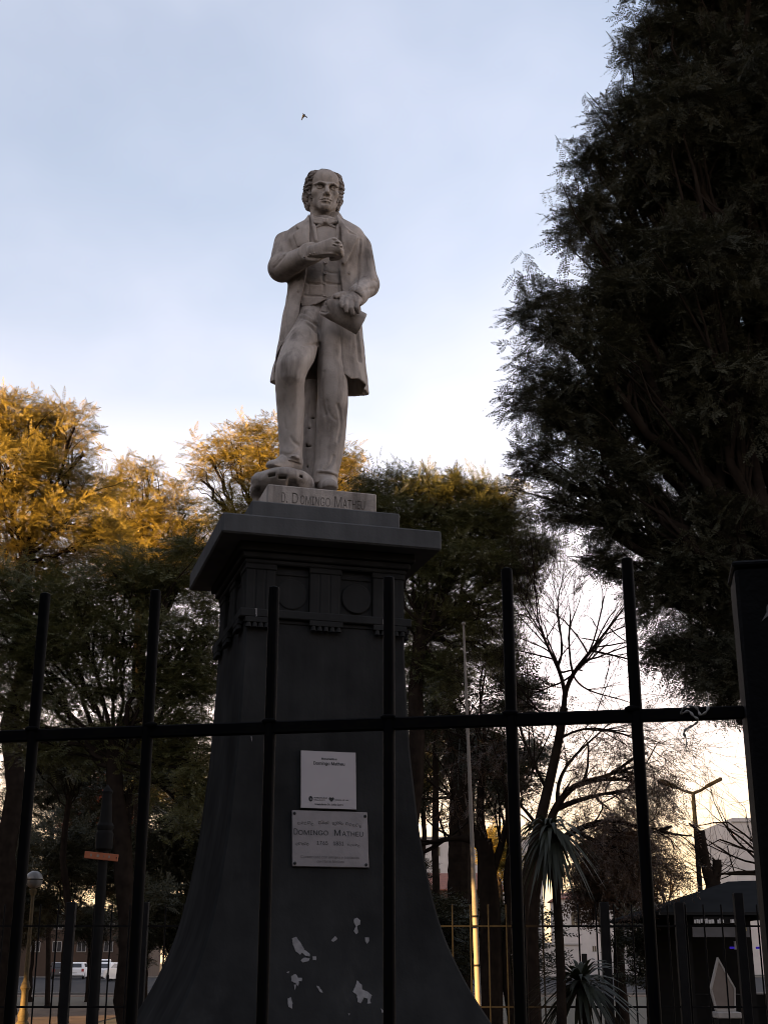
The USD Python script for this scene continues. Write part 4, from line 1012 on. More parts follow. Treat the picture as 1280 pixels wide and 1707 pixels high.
leafy_tree('acacia_tree', 'broad green tree right of the statue with only its top edge sunlit', G(668, 23), at(700, 1060, 23), .15,
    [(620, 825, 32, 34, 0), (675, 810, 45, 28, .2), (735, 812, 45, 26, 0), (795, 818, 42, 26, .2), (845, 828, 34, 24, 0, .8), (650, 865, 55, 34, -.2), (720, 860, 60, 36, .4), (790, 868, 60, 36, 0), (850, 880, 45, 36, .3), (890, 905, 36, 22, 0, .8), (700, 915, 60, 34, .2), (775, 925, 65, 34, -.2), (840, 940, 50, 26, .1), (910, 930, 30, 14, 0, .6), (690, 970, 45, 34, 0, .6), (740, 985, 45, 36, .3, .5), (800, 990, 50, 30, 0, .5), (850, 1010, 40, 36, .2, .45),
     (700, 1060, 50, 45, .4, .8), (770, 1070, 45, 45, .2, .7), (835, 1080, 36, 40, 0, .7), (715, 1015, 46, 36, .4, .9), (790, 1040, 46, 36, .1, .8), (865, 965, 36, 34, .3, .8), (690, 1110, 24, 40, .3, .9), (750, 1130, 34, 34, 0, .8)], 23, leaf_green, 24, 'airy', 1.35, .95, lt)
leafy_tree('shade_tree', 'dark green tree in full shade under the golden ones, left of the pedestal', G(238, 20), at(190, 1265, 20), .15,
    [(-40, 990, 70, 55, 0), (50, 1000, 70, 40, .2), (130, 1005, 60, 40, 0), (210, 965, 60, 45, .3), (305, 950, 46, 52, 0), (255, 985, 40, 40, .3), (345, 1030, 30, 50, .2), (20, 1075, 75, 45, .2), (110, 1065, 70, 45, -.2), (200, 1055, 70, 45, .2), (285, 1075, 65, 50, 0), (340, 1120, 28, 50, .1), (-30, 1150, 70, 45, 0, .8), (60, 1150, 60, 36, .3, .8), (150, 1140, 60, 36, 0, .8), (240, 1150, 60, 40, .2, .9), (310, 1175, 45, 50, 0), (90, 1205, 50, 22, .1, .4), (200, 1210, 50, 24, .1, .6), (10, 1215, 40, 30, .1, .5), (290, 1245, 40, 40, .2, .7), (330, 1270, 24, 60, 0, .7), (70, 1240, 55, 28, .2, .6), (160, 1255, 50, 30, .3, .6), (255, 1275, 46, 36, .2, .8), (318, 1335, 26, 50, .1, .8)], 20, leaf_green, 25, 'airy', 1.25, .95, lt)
bush = [(400, 1420, 60, 60, leaf_dark, 161, 'dark bushy tree behind the left half of the pedestal'), (490, 1470, 60, 56, leaf_dark, 162, 'dark bushy tree right behind the pedestal middle'), (590, 1430, 60, 60, leaf_dark, 163, 'dark bushy tree behind the right half of the pedestal'),
        (855, 1130, 28, 32, leaf_dark, 164, 'dark tree crown left of the bare tree top'), (845, 1250, 26, 36, leaf_dark, 165, 'dark tree crown behind the third fence bar from the right'),
        (55, 1525, 58, 30, leaf_dark, 151, 'dark rounded shrub right of the globe lamp post, before the brown house'), (150, 1540, 58, 26, leaf_dark, 152, 'dark rounded shrub above the white hatchback'), (245, 1545, 56, 32, leaf_dark, 153, 'dark rounded shrub right of the parked cars'),
        (85, 1310, 50, 46, leaf_dark, 131, 'dark tree crown low behind the left fence bars'), (165, 1400, 48, 40, leaf_dark, 132, 'dark tree crown behind the iron column'), (240, 1320, 46, 52, leaf_dark, 133, 'dark tree crown between the iron column and the pedestal'), (315, 1290, 40, 40, leaf_dark, 134, 'dark tree crown touching the left edge of the pedestal shaft'),
        (10, 1490, 40, 46, leaf_dark, 135, 'dark shrub at the far left edge below the globe lamp'), (725, 1170, 30, 44, leaf_dark, 136, 'dark tree crown behind the palm, right of the pedestal shaft'), (115, 1275, 30, 40, leaf_dark, 137, 'dark tree crown under the shade tree, between the left fence bars'), (215, 1265, 30, 40, leaf_dark, 138, 'dark tree crown right of the shade tree trunk'),
        (30, 1400, 44, 40, leaf_dark, 31, 'dark bushy tree low behind the globe lamp at far left'), (165, 1335, 60, 30, leaf_red, 32, 'reddish leaved tree glimpsed low through the dark trees at left'),
        (215, 1450, 40, 46, leaf_dark, 33, 'dark bushy tree above the parked white cars'), (305, 1420, 30, 56, leaf_dark, 34, 'dark bushy tree close left of the pedestal shaft'), (115, 1460, 38, 44, leaf_dark, 35, 'dark bushy tree right of the globe lamp'),
        (285, 1530, 28, 50, leaf_dark, 36, 'dark low shrub against the left edge of the flared pedestal foot'), (705, 1290, 38, 40, leaf_dark, 37, 'dark bushy tree close right of the pedestal shaft'), (800, 1300, 40, 36, leaf_dark, 38, 'dark bushy tree behind the palm and flagpole'),
        (735, 1540, 30, 46, leaf_dark, 39, 'dark shrub right of the flared pedestal foot'), (850, 1560, 28, 44, leaf_dark, 40, 'dark shrub under the forked trunk right of the flagpole'), (1080, 1570, 30, 34, leaf_dark, 47, 'dark shrub left of the kiosk')]
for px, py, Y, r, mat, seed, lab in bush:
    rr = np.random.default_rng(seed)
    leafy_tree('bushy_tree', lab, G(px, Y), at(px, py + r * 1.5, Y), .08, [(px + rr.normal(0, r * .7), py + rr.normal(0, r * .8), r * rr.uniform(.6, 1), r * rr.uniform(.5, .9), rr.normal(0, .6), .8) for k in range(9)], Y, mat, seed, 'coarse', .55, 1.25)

# bare tree with a fan of twigs at right
rng = np.random.default_rng(41)
bp = np.array([at(x, y, 18.0 + d) for x, y, d in ((866, 1640, 0), (868, 1560, 0), (876, 1480, 0), (893, 1400, 0), (912, 1320, .1), (930, 1240, .1), (940, 1180, .1))]); bp[0, 2] = 0
bt = thing('bare_tree', 'leafless tree with a fan of fine twigs against the bright sky at right', 'tree', bp[0])
part(bt, 'trunk', tube(spline(bp, 24), np.linspace(.12, .055, 24), 10, False), bark, True, loc=bp[0])
wood = []
def arm(pts, r0, r1, Y=18.0, kids=10, L=.85, depth=4, up=.3):
    r0, r1 = r0 * .72, r1 * .6
    p = spline([at(x, y, Y + d) for x, y, d in pts], 16)
    wood.append(tube(p, np.linspace(r0 * .8, r1 * .8, 16), 6, False))
    for k in range(kids + 5):
        i = rng.integers(4, 16); d = p[min(i, 15)] - p[max(i - 2, 0)]; d = d / np.linalg.norm(d) + rng.normal(0, .6, 3); d[1] *= .8
        bare_branches(p[i], d, L * rng.uniform(.5, 1.0), np.interp(i, [0, 15], [r0, r1]) * .45, depth, rng, wood, .38, up, (2, 4), (.5, .8))
    bare_branches(p[-1], p[-1] - p[-3], L, r1, depth, rng, wood, .4, up)
arm([(940, 1180, .1), (928, 1110, .2), (905, 1060, .3), (895, 1010, .3)], .060, .018, kids=11)
arm([(940, 1180, .1), (955, 1125, 0), (985, 1085, -.2), (1020, 1040, -.4), (1050, 1000, -.5)], .065, .018, kids=12)
arm([(930, 1110, .2), (935, 1060, .4), (930, 1000, .5), (940, 965, .5)], .035, .012, kids=8)
arm([(985, 1085, -.2), (1010, 1090, -.1), (1050, 1100, 0), (1100, 1120, .1)], .03, .009, kids=9, up=.1)
arm([(930, 1235, .1), (985, 1215, .2), (1040, 1225, .3), (1100, 1260, .4)], .035, .010, kids=10, up=0.0)
arm([(935, 1215, .1), (890, 1180, .2), (860, 1160, .2), (830, 1150, .3)], .03, .010, kids=8, up=.1)
arm([(912, 1320, .1), (880, 1250, .2), (862, 1200, .3), (850, 1150, .3)], .04, .012, kids=8)
arm([(955, 1125, 0), (980, 1150, .2), (1030, 1165, .3), (1080, 1190, .3)], .025, .008, kids=8, up=0.0)
part(bt, 'branches', cat(wood), bark, True, loc=bp[0])

# tree with the last dry brown leaves, lower right
rng = np.random.default_rng(43); wood = []; G2 = G(880, 24)
dt = thing('dry_leaf_tree', 'nearly bare tree with hanging dry brown leaves beside the double street lamp', 'tree', G2)
tp = np.array([G2] + [at(x, y, 24) for x, y in ((884, 1560), (890, 1480), (905, 1420))])
part(dt, 'trunk', tube(spline(tp, 14), np.linspace(.17, .12, 14), 10, False), bark, True, loc=G2)
dpos, ddir = [], []
def arm2(pts, r0, r1, leaves, Y=24.0):
    p = spline([at(x, y, Y + d) for x, y, d in pts], 18); wood.append(tube(p, np.linspace(r0, r1, 18), 6, False)); tips = []
    for k in range(11):
        i = rng.integers(5, 18); d = (p[i] - p[i - 3]); d = d / np.linalg.norm(d) + rng.normal(0, .6, 3)
        bare_branches(p[i], d, rng.uniform(.3, .7), r0 * .3, 2, rng, wood, .5, .0, (2, 4), (.5, .8), tips)
    for q, d in tips:
        for k in range(leaves): dpos.append(q + rng.normal(0, .16, 3) - [0, 0, .05]); ddir.append(d + rng.normal(0, .5, 3) + [0, 0, -.5])
arm2([(905, 1420, 0), (925, 1350, .1), (960, 1310, .2), (1020, 1290, .3), (1055, 1265, .3), (1080, 1255, .3)], .09, .02, 2)
arm2([(925, 1350, .1), (980, 1330, .4), (1030, 1320, .6), (1075, 1315, .6)], .06, .012, 2)
arm2([(905, 1420, 0), (960, 1385, -.3), (1030, 1370, -.5), (1080, 1385, -.5), (1120, 1378, -.4)], .07, .012, 2)
arm2([(960, 1385, -.3), (1000, 1405, -.4), (1050, 1415, -.5)], .05, .012, 3)
arm2([(905, 1420, 0), (890, 1370, .2), (865, 1340, .2), (835, 1300, .3)], .05, .012, 1)
arm2([(930, 1340, .1), (950, 1270, .3), (990, 1230, .4), (1020, 1200, .5)], .04, .010, 1)
part(dt, 'branches', cat(wood), bark, True, loc=G2)
dpos, ddir = np.array(dpos), np.array(ddir); lx_, ly_ = project(dpos); keep = (lx_ < 1128) & ((ly_ < 1455) | (lx_ < 1080)) & (ly_ < 1500)
crown(dt, dpos[keep], ddir[keep], 1.0, leaf_brown, rng, 'dry', G2)
# dense dark shrubs and the brown and golden bush under it
leafy_tree('bushy_tree', 'dense bush with brown and golden leaves under the dry leaf tree', G(1030, 33), at(1030, 1520, 33), .14, [(990, 1430, 32, 40, 0), (1030, 1410, 30, 36, .5), (1065, 1440, 30, 40, 0), (1010, 1480, 40, 34, .4), (1055, 1490, 36, 30, 0), (975, 1480, 26, 40, .2)], 33, leaf_brown, 44, 'coarse', 1.0, 1.2)
leafy_tree('bushy_tree', 'far golden sunlit tree glimpsed beside the flagpole', G(835, 75), at(832, 1470, 75), .2, [(825, 1425, 26, 26, 0), (845, 1410, 20, 30, 1), (820, 1395, 18, 24, -1, .6), (850, 1440, 18, 20, 0)], 75, leaf_gold, 45, 'coarse', .9, 1.9)
rng = np.random.default_rng(46); q0 = G(1112, 80); wood = []; st = thing('bare_tree', 'small far leafless tree low between the dry leaf tree and the street lamp', 'tree', q0)
part(st, 'trunk', tube(spline([q0, at(1113, 1560, 80), at(1112, 1510, 80)], 6), np.linspace(.16, .11, 6), 8), bark, True, loc=q0)
for k in range(7): bare_branches(at(1112, 1525 - 3 * k, 80), (rng.normal(0, .6), rng.normal(0, .6), 1.0), 1.7, .055, 4, rng, wood, .45, .25, (2, 4), (.55, .8))
part(st, 'branches', cat(wood), bark, True, loc=q0)

# palm
def frond(L, rng, pairs=34, w=.30):
    V, F = [], []; t = np.linspace(0, 1, 9); rise = rng.uniform(.25, .6)
    spine = np.stack([t * L * .85, np.zeros(9), rise * L * t - (.55 + rise * .55) * L * t ** 2.2], 1)
    tv, tf = tube(spine, np.linspace(.03, .006, 9), 4, False)
    for i in range(pairs):
        q = .10 + .9 * (i + .5) / pairs; b = np.array([np.interp(q, t, spine[:, c]) for c in range(3)])
        tang = np.array([np.interp(min(q + .02, 1), t, spine[:, c]) for c in range(3)]) - np.array([np.interp(q - .02, t, spine[:, c]) for c in range(3)]); tang /= np.linalg.norm(tang)
        ll = w * L * .5 * (math.sin(math.pi * min(1, q * .9 + .12)) * .9 + .15)
        for s in (-1, 1):
            d = tang * .75 + np.array([0, s * 1.0, -.15]) + rng.normal(0, .1, 3); d /= np.linalg.norm(d)
            n = np.cross(d, tang); n /= np.linalg.norm(n) + 1e-9
            k = len(V); V.extend(diamond(b, d, n, ll, .035)); F += [(k, k + 1, k + 2), (k, k + 2, k + 3)]
    return np.vstack([tv, np.array(V)]), np.vstack([tf, np.array(F) + len(tv)])
def palm(name, label, px, py, Y, r, L, n, seed):
    rg = np.random.default_rng(seed); b = G(px - 12, Y); top = at(px, py, Y)
    t = thing(name, label, 'palm', b)
    z = np.linspace(0, 1, 40); rad = r * (1 + .15 * np.exp(-z * 12) + .06 * (np.arange(40) % 2)) ; p = b + (top - b) * z[:, None]
    part(t, 'trunk', tube(p, rad, 12), bark, loc=b)
    skirt = [tube([top + [math.cos(a) * r, math.sin(a) * r, -.1], top + [math.cos(a) * r * 1.9, math.sin(a) * r * 1.9, -.55 - rg.random() * .7]], [.05, .012], 4) for a in rg.uniform(0, 6.28, 46)]
    part(t, 'dead_frond_skirt', cat(skirt), leaf_brown, loc=b)
    for k in range(n):
        a = 2.4 * k; el = rg.uniform(-.5, .95)
        part(t, 'frond', moved(moved(frond(L * rg.uniform(.85, 1.1), rg), roty=-el), top, rotz=a), palm_leaf, loc=b)
palm('palm_tree', 'dark palm tree with arching fronds just right of the pedestal', 772, 1228, 31, .28, 2.5, 34, 51)
b2 = thing('dark_trunk', 'dark trunk of a forked tree right of the flagpole', 'tree', G(812, 26))
q0 = G(812, 26); wood = []; rng = np.random.default_rng(52)
part(b2, 'trunk', tube(spline([q0, at(818, 1560, 26), at(814, 1470, 26), at(806, 1400, 26)], 12), np.linspace(.26, .16, 12), 10, False), bark, True, loc=q0)
for pts in (((806, 1400), (800, 1340), (806, 1270), (800, 1180)), ((814, 1470), (835, 1410), (848, 1360), (862, 1290)), ((810, 1430), (782, 1400), (742, 1400), (705, 1408)), ((808, 1410), (785, 1370), (770, 1340), (740, 1330))):
    p = spline([at(x, y, 26) for x, y in pts], 10); wood.append(tube(p, np.linspace(.10, .03, 10), 6, False))
    for k in range(9):
        i = rng.integers(3, 10); bare_branches(p[i], (p[i] - p[i - 2]) / np.linalg.norm(p[i] - p[i - 2]) + rng.normal(0, .6, 3), rng.uniform(.5, 1.2), .025, 2, rng, wood, .5, .15)
part(b2, 'branches', cat(wood), bark, True, loc=q0)

# spiky plants: long strap leaves
def strap_plant(name, label, px, py, Y, L, n, seed, stem=True, droop=.9):
    rg = np.random.default_rng(seed); b = G(px, Y); top = at(px, py, Y)
    t = thing(name, label, 'plant', b)
    if stem: part(t, 'stem', tube(spline([b, b + (top - b) * .5 + [.06, 0, 0], top], 8), np.linspace(.05, .035, 8), 8), bark, True, loc=b)
    for k in range(n):
        a = rg.uniform(0, 6.283); el = rg.uniform(-.9, 1.2); l = L * rg.uniform(.75, 1.1); s = np.linspace(0, 1, 6)
        d = np.array([math.cos(a) * math.cos(el), math.sin(a) * math.cos(el), math.sin(el)]); side = np.array([-math.sin(a), math.cos(a), 0])
        c = top + d * (s * l)[:, None] + np.array([0, 0, -1]) * (droop * l * .6 * s ** 2)[:, None]
        w = .022 * np.array([.6, 1, 1, .85, .5, .05])[:, None]
        v = np.vstack([c - side * w, c + side * w + np.array([0, 0, .006])]); f = []
        for i in range(5): f += [(i, i + 1, i + 7), (i, i + 7, i + 6)]
        part(t, 'leaf', (v, np.array(f)), palm_leaf, loc=b)
strap_plant('yucca_plant', 'spiky plant with drooping strap leaves on a stem right of the flagpole', 918, 1385, 12.5, .46, 120, 61, True, 1.3)
strap_plant('yucca_plant', 'low spiky plant of strap leaves spreading near the bottom right of the pedestal', 968, 1640, 12.8, .55, 120, 62)

# pollarded trunk at right
rng = np.random.default_rng(71); q0 = G(1186, 30); pt = thing('pollarded_tree', 'pollarded tree with two cut stubs behind the dark kiosk roof', 'tree', q0)
part(pt, 'trunk', tube(spline([q0, at(1186, 1540, 30), at(1187, 1480, 30), at(1190, 1468, 30)], 10), np.linspace(.20, .15, 10), 10), bark, True, loc=q0)
wood = [tube(spline([at(1187, 1478, 30), at(1178, 1450, 30), at(1172, 1415, 30), at(1168, 1385, 30)], 8), np.linspace(.13, .085, 8), 8), tube(spline([at(1188, 1476, 30), at(1194, 1455, 30), at(1195, 1434, 30)], 6), np.linspace(.12, .10, 6), 8),
        tube(spline([at(1170, 1395, 30), at(1160, 1382, 30), at(1148, 1373, 30)], 5), [.05, .045, .04, .03, .02], 6)]
for k in range(16): bare_branches(at(rng.uniform(1172, 1200), rng.uniform(1440, 1475), 30), (rng.normal(0, .7), rng.normal(0, .5), rng.uniform(.3, 1)), rng.uniform(.4, .9), .012, 2, rng, wood, .4, .4)
part(pt, 'stub_branches', cat(wood), bark, True, loc=q0)
rng = np.random.default_rng(72); q0 = G(1290, 40); wood = []; pt2 = thing('bare_tree', 'leafless twiggy tree at the right edge in front of the pale tower', 'tree', q0)
part(pt2, 'trunk', tube(spline([q0, at(1292, 1560, 40), at(1288, 1460, 40)], 8), np.linspace(.2, .12, 8), 8), bark, True, loc=q0)
for k in range(9): bare_branches(at(1288 - k, 1460 - k * 4, 40), (-1.0 + rng.normal(0, .4), rng.normal(0, .5), rng.uniform(-.1, .9)), 1.5, .04, 3, rng, wood, .45, .2)
part(pt2, 'branches', cat(wood), bark, True, loc=q0)

# ------------------------------------------------------------------ street furniture, far fence, houses, cars
def ring(r0, r1, z0, z1, n=16): return lathe([(r0, z0), (r1, z0), (r1, z1), (r0, z1), (r0, z0)], n)
steel = plain('grey_steel', (0.15, 0.135, 0.12), 0.55, scale=8, var=.2, spec=.15)
dark_metal = plain('dark_metal', (0.010, 0.010, 0.010), 0.7, scale=8, spec=.02)
# flagpole
pb, ptp = at(798, 1690, 14.0), at(772.5, 1040, 14.0)
pb = pb + (pb - ptp) * (pb[2] / (ptp[2] - pb[2])); pl = np.linalg.norm(ptp - pb); ax = (ptp - pb) / pl
fp = thing('flagpole', 'slim tapering metal flagpole, its lower part lit gold by the sun', 'flagpole', pb)
zs_ = [0, .8, .8, 2.15, 2.15, pl]; rs_ = [.036, .034, .031, .029, .026, .012]
part(fp, 'pole', tube(pb + ax * np.array([0, .8, 2.1, pl * .5, pl])[:, None], [.034, .031, .028, .022, .011], 14), steel, True, loc=pb)
for yy in (1530, 1612):
    s = np.dot(at(795, yy, 14.0) - pb, ax); part(fp, 'joint', tube([pb + ax * s, pb + ax * (s + .02)], [.034, .034], 14), dark_metal, loc=pb)
part(fp, 'finial', moved(trimesh.creation.icosphere(2, .022), ptp), steel, True, loc=pb)
part(fp, 'base', tube([pb, pb + [0, 0, .25]], [.07, .06], 12), steel, loc=pb)

# the far side of the fence
FY = 13.9; fo = np.array([0, FY, 0.0])
ff = thing('far_fence', 'thin black iron fence on the far side of the pedestal', 'fence', fo)
x0, x1 = at(-60, 1600, FY)[0], at(1290, 1600, FY)[0]
posts = [at(px, 1600, FY)[0] for px in (113, 236, 862, 1011, 1137, 1238)]
nb = 0
for x in np.arange(x0, x1, .18):
    if min(abs(x - p) for p in posts) < .06: continue
    part(ff, 'bar', moved(lathe([(0, 0), (.0085, 0), (.0085, 2.13), (.005, 2.14), (0, 2.142)], 8), (x, FY, 0)), iron, loc=fo)
for z in (1.93, 1.17, .12): part(ff, 'rail', box(x0, x1, FY - .006, FY + .005, z - .009, z + .009), iron, loc=fo)
for x in posts: part(ff, 'post', box(x - .045, x + .045, FY - .046, FY + .044, 0, 2.16 if x < 3 else 2.25, .006), post_mat, loc=fo)

# lamp with a white globe, far left; its foot stands in the sun
lb = G(57, 36.0); lb = np.array([at(57, 1467, 36.0)[0], 36.0, 0.0]); gz = at(57, 1467, 36.0)[2]
globe_mat = plain('milky_globe', (0.08, 0.08, 0.078), 0.3, scale=3, var=.15, spec=.4)
green_iron = plain('old_green_iron', (0.060, 0.044, 0.022), 0.6, scale=14, spec=.1, second=(0.03, 0.024, 0.013))
gl = thing('globe_lamp', 'street lamp with one round milky globe on a cast iron post, foot in the sun', 'street lamp', lb)
part(gl, 'post', moved(lathe([(0, 0), (.17, 0), (.17, .10), (.12, .16), (.14, .30), (.10, .42), (.085, .85), (.13, .95), (.10, 1.05), (.065, 1.15), (.05, 2.2), (.045, gz - .42), (.08, gz - .36), (.10, gz - .26), (.06, gz - .22), (0, gz - .22)], 16), lb), green_iron, 30, loc=lb)
sp_ = trimesh.creation.icosphere(3, .225); part(gl, 'globe', moved(sp_, lb + [0, 0, gz]), globe_mat, True, loc=lb)
part(gl, 'globe_band', moved(ring(.222, .232, -.012, .012, 24), lb + [0, 0, gz]), dark_metal, loc=lb)

# iron column lamp with an orange street board, left
cb = np.array([at(172, 1429, 16.0)[0], 16.0, 0.0])
zc0 = at(172, 1429, 16.0)[2]
orange = plain('orange_board', (0.25, 0.075, 0.03), 0.6, scale=9, var=.2)
cl_ = thing('iron_column', 'dark iron column with an orange board on it, left of the pedestal', 'column', cb)
part(cl_, 'column', moved(lathe([(0, 0), (.13, 0), (.13, .4), (.07, .5), (.055, zc0 - .10), (.055, zc0 + .06), (.10, zc0 + .09), (.105, zc0 + .26), (.085, zc0 + .30), (.10, zc0 + .33), (.10, zc0 + .36), (.075, zc0 + .40), (.055, zc0 + .72), (.07, zc0 + .75), (.03, zc0 + .80), (0, zc0 + .84)], 16), cb), dark_metal, 30, loc=cb)
bd = part(cl_, 'board', moved(box(-.205, .190, -.082, -.062, -.040, .040, .004), cb + [0, 0, zc0], roty=.10), orange, loc=cb)
for x, w in ((-.135, .018), (-.06, .03), (.02, .012), (.075, .022)):
    part(bd, 'worn_mark', moved(box(x, x + w, -.0838, -.0815, -.012, .016), cb + [0, 0, zc0], roty=.10), dirt, loc=cb)
part(bd, 'bolt', moved(lathe([(0, 0), (.008, 0), (.008, .004), (0, .005)], 10), cb + [.172, -.082, zc0 - .018], rotx=math.pi / 2), dark_metal, loc=cb)

# double armed street lamp
db = np.array([at(1155, 1322, 42.0)[0], 42.0, 0.0]); dz = at(1155, 1322, 42.0)[2]
dl = thing('street_lamp', 'tall street lamp with two raised arms beside the pollarded tree', 'street lamp', db)
part(dl, 'pole', moved(lathe([(0, 0), (.11, 0), (.10, 1.2), (.06, dz), (0, dz)], 10), db), dark_metal, True, loc=db)
for (x, y) in ((1097, 1301), (1202, 1299)):
    e = at(x, y, 42.0); c = db + [0, 0, dz - .02]; m = c + (e - c) * .5
    part(dl, 'arm', tube([c, c + (m - c) * .6 + [0, 0, -.03], m], [.05, .045, .04], 8), dark_metal, loc=db)
    u = (e - m) / np.linalg.norm(e - m); a = math.atan2(u[2], u[0])
    h = box(-.04, np.linalg.norm(e - m), -.14, .14, -.055, .06, .03)
    part(dl, 'lamp_head', moved(moved(h, roty=-a), m), dark_metal, loc=db)

# overhead cables
wire = plain('cable', (0.02, 0.02, 0.02), 0.7)
for k, (a, b, lab) in enumerate((((880, 1452), (1290, 1451), 'thin cable crossing level behind the street lamp'), ((1085, 1489), (1180, 1492), 'thin cable low above the far houses'), ((660, 1128), (850, 1180), None))):
    if lab is None: continue
    A, B = at(*a, 46.0), at(*b, 46.0); t = np.linspace(0, 1, 14)[:, None]; p = A + (B - A) * t; p[:, 2] -= .10 * np.sin(t[:, 0] * math.pi)
    c_ = thing('overhead_cable', lab, 'cable', A); part(c_, 'cable', tube(p, .012, 4), wire, loc=A)

# buildings
wall_white = plain('white_render', (0.48, 0.45, 0.43), 0.85, scale=.6, second=(0.36, 0.34, 0.33), bump=.2, bump_scale=8)
wall_pink = plain('pink_render', (0.42, 0.31, 0.27), 0.85, scale=.6, second=(0.33, 0.25, 0.22))
wall_brown = plain('brown_render', (0.065, 0.042, 0.03), 0.9, scale=.6, second=(0.045, 0.03, 0.022))
tile_red = plain('red_tiles', (0.22, 0.085, 0.055), 0.8, scale=3, second=(0.14, 0.06, 0.042))
glass_dark = plain('dark_window', (0.02, 0.022, 0.026), 0.15, scale=2, spec=.6)
frame_m = plain('window_frame', (0.30, 0.29, 0.28), 0.6)
def house(name, label, x0, x1, y0, y1, h, wall, roof=None, windows=(), category='house', parapet=.25, roof_h=1.2, sub='window'):
    o = np.array([(x0 + x1) / 2, y0, 0.0]); t = thing(name, label, category, o)
    part(t, 'wall', box(x0, x1, y0, y1, -.05, h, .01), wall, loc=o)
    if roof is not None:
        part(t, 'roof', meshkit.arrays(manifold3d.Manifold.hull_points(np.array([(x0 - .3, y0 - .35, h), (x1 + .3, y0 - .35, h), (x0 - .3, y1 + .3, h), (x1 + .3, y1 + .3, h), (x0 - .3, y0 - .35, h + .12), (x1 + .3, y0 - .35, h + .12), (x0 - .3, y1 + .3, h + .12), (x1 + .3, y1 + .3, h + .12), (x0 + .8, (y0 + y1) / 2, h + roof_h), (x1 - .8, (y0 + y1) / 2, h + roof_h)], float)))[:2], roof, loc=o)
    else:
        part(t, 'cornice', box(x0 - .12, x1 + .12, y0 - .14, y0 + .3, h - parapet, h - parapet + .16, .01), frame_m, loc=o)
    for w in windows:
        xa, xb, za, zb = w[:4]; nm = w[4] if len(w) > 4 else 'window'
        p = part(t, nm, box(xa, xb, y0 - .045, y0 + .05, za, zb, .01), frame_m if nm == 'window' else dark_metal, loc=o)
        if nm == 'window':
            xm = (xa + xb) / 2
            for a, b in ((xa + .06, xm - .03), (xm + .03, xb - .06)): part(p, 'pane', box(a, b, y0 - .052, y0 + .03, za + .06, zb - .06), glass_dark, loc=o)
    return t
def XZ(px, py, Y): q = at(px, py, Y); return q[0], q[2]
Y = 146.0
x0, z1 = XZ(880, 1572, Y); x1, _ = XZ(968, 1572, Y)
house('low_house', 'low white flat roofed house with two small dark windows, right of the pedestal', x0, x1, Y, Y + 9, z1, wall_white, None,
      [(XZ(911, 0, Y)[0], XZ(917, 0, Y)[0], XZ(0, 1588, Y)[1], XZ(0, 1577, Y)[1]), (XZ(927, 0, Y)[0], XZ(933, 0, Y)[0], XZ(0, 1588, Y)[1], XZ(0, 1577, Y)[1]), (XZ(955, 0, Y)[0], XZ(961, 0, Y)[0], XZ(0, 1588, Y)[1], XZ(0, 1577, Y)[1]), (XZ(897, 0, Y)[0], XZ(904, 0, Y)[0], .1, 2.3, 'door')])
Y = 160.0
house('two_storey_house', 'pale two storey house with a red tiled roof band behind the low white house', XZ(872, 0, Y)[0], XZ(1000, 0, Y)[0], Y, Y + 10, XZ(0, 1500, Y)[1], wall_white, tile_red,
      [(XZ(px, 0, Y)[0], XZ(px + 12, 0, Y)[0], XZ(0, 1545, Y)[1], XZ(0, 1520, Y)[1]) for px in (885, 920, 955, 980)], roof_h=1.0)
Y = 150.0
house('pink_house', 'pinkish low house with a red awning seen between the right fence bars', XZ(1003, 0, Y)[0], XZ(1076, 0, Y)[0], Y, Y + 9, XZ(0, 1585, Y)[1], wall_pink, None,
      [(XZ(1014, 0, Y)[0], XZ(1028, 0, Y)[0], XZ(0, 1618, Y)[1], XZ(0, 1600, Y)[1]), (XZ(1046, 0, Y)[0], XZ(1060, 0, Y)[0], XZ(0, 1618, Y)[1], XZ(0, 1600, Y)[1])])
Y = 175.0
house('white_block', 'white block with a brown roof edge seen between the palm and the forked trunk', XZ(690, 0, Y)[0], XZ(850, 0, Y)[0], Y, Y + 12, XZ(0, 1395, Y)[1], wall_white, None,
      [(XZ(px, 0, Y)[0], XZ(px + 10, 0, Y)[0], XZ(0, py + 16, Y)[1], XZ(0, py, Y)[1]) for px in (705, 735, 775, 805, 832) for py in (1412, 1448)], 'building')
Y = 128.0
house('brown_house', 'low house with a reddish brown tiled roof under the white block', XZ(690, 0, Y)[0], XZ(812, 0, Y)[0], Y + 12, Y + 22, XZ(0, 1485, Y + 12)[1], wall_brown, tile_red, [], roof_h=2.0)
Y = 230.0
house('far_building', 'long low far building with its roof edge glowing orange left of the street lamp', XZ(1100, 0, Y)[0], XZ(1180, 0, Y)[0], Y, Y + 14, XZ(0, 1484, Y)[1], wall_pink, None, [(XZ(px, 0, Y)[0], XZ(px + 9, 0, Y)[0], XZ(0, 1502, Y)[1], XZ(0, 1494, Y)[1]) for px in (1108, 1128, 1148)], 'building')
Y = 170.0
house('grey_house', 'grey flat house with pale gable between far building and kiosk roof', XZ(1085, 0, Y)[0], XZ(1165, 0, Y)[0], Y, Y + 8, XZ(0, 1504, Y)[1], wall_white, None, [(XZ(1098, 0, Y)[0], XZ(1104, 0, Y)[0], XZ(0, 1524, Y)[1], XZ(0, 1514, Y)[1])])
Y = 190.0
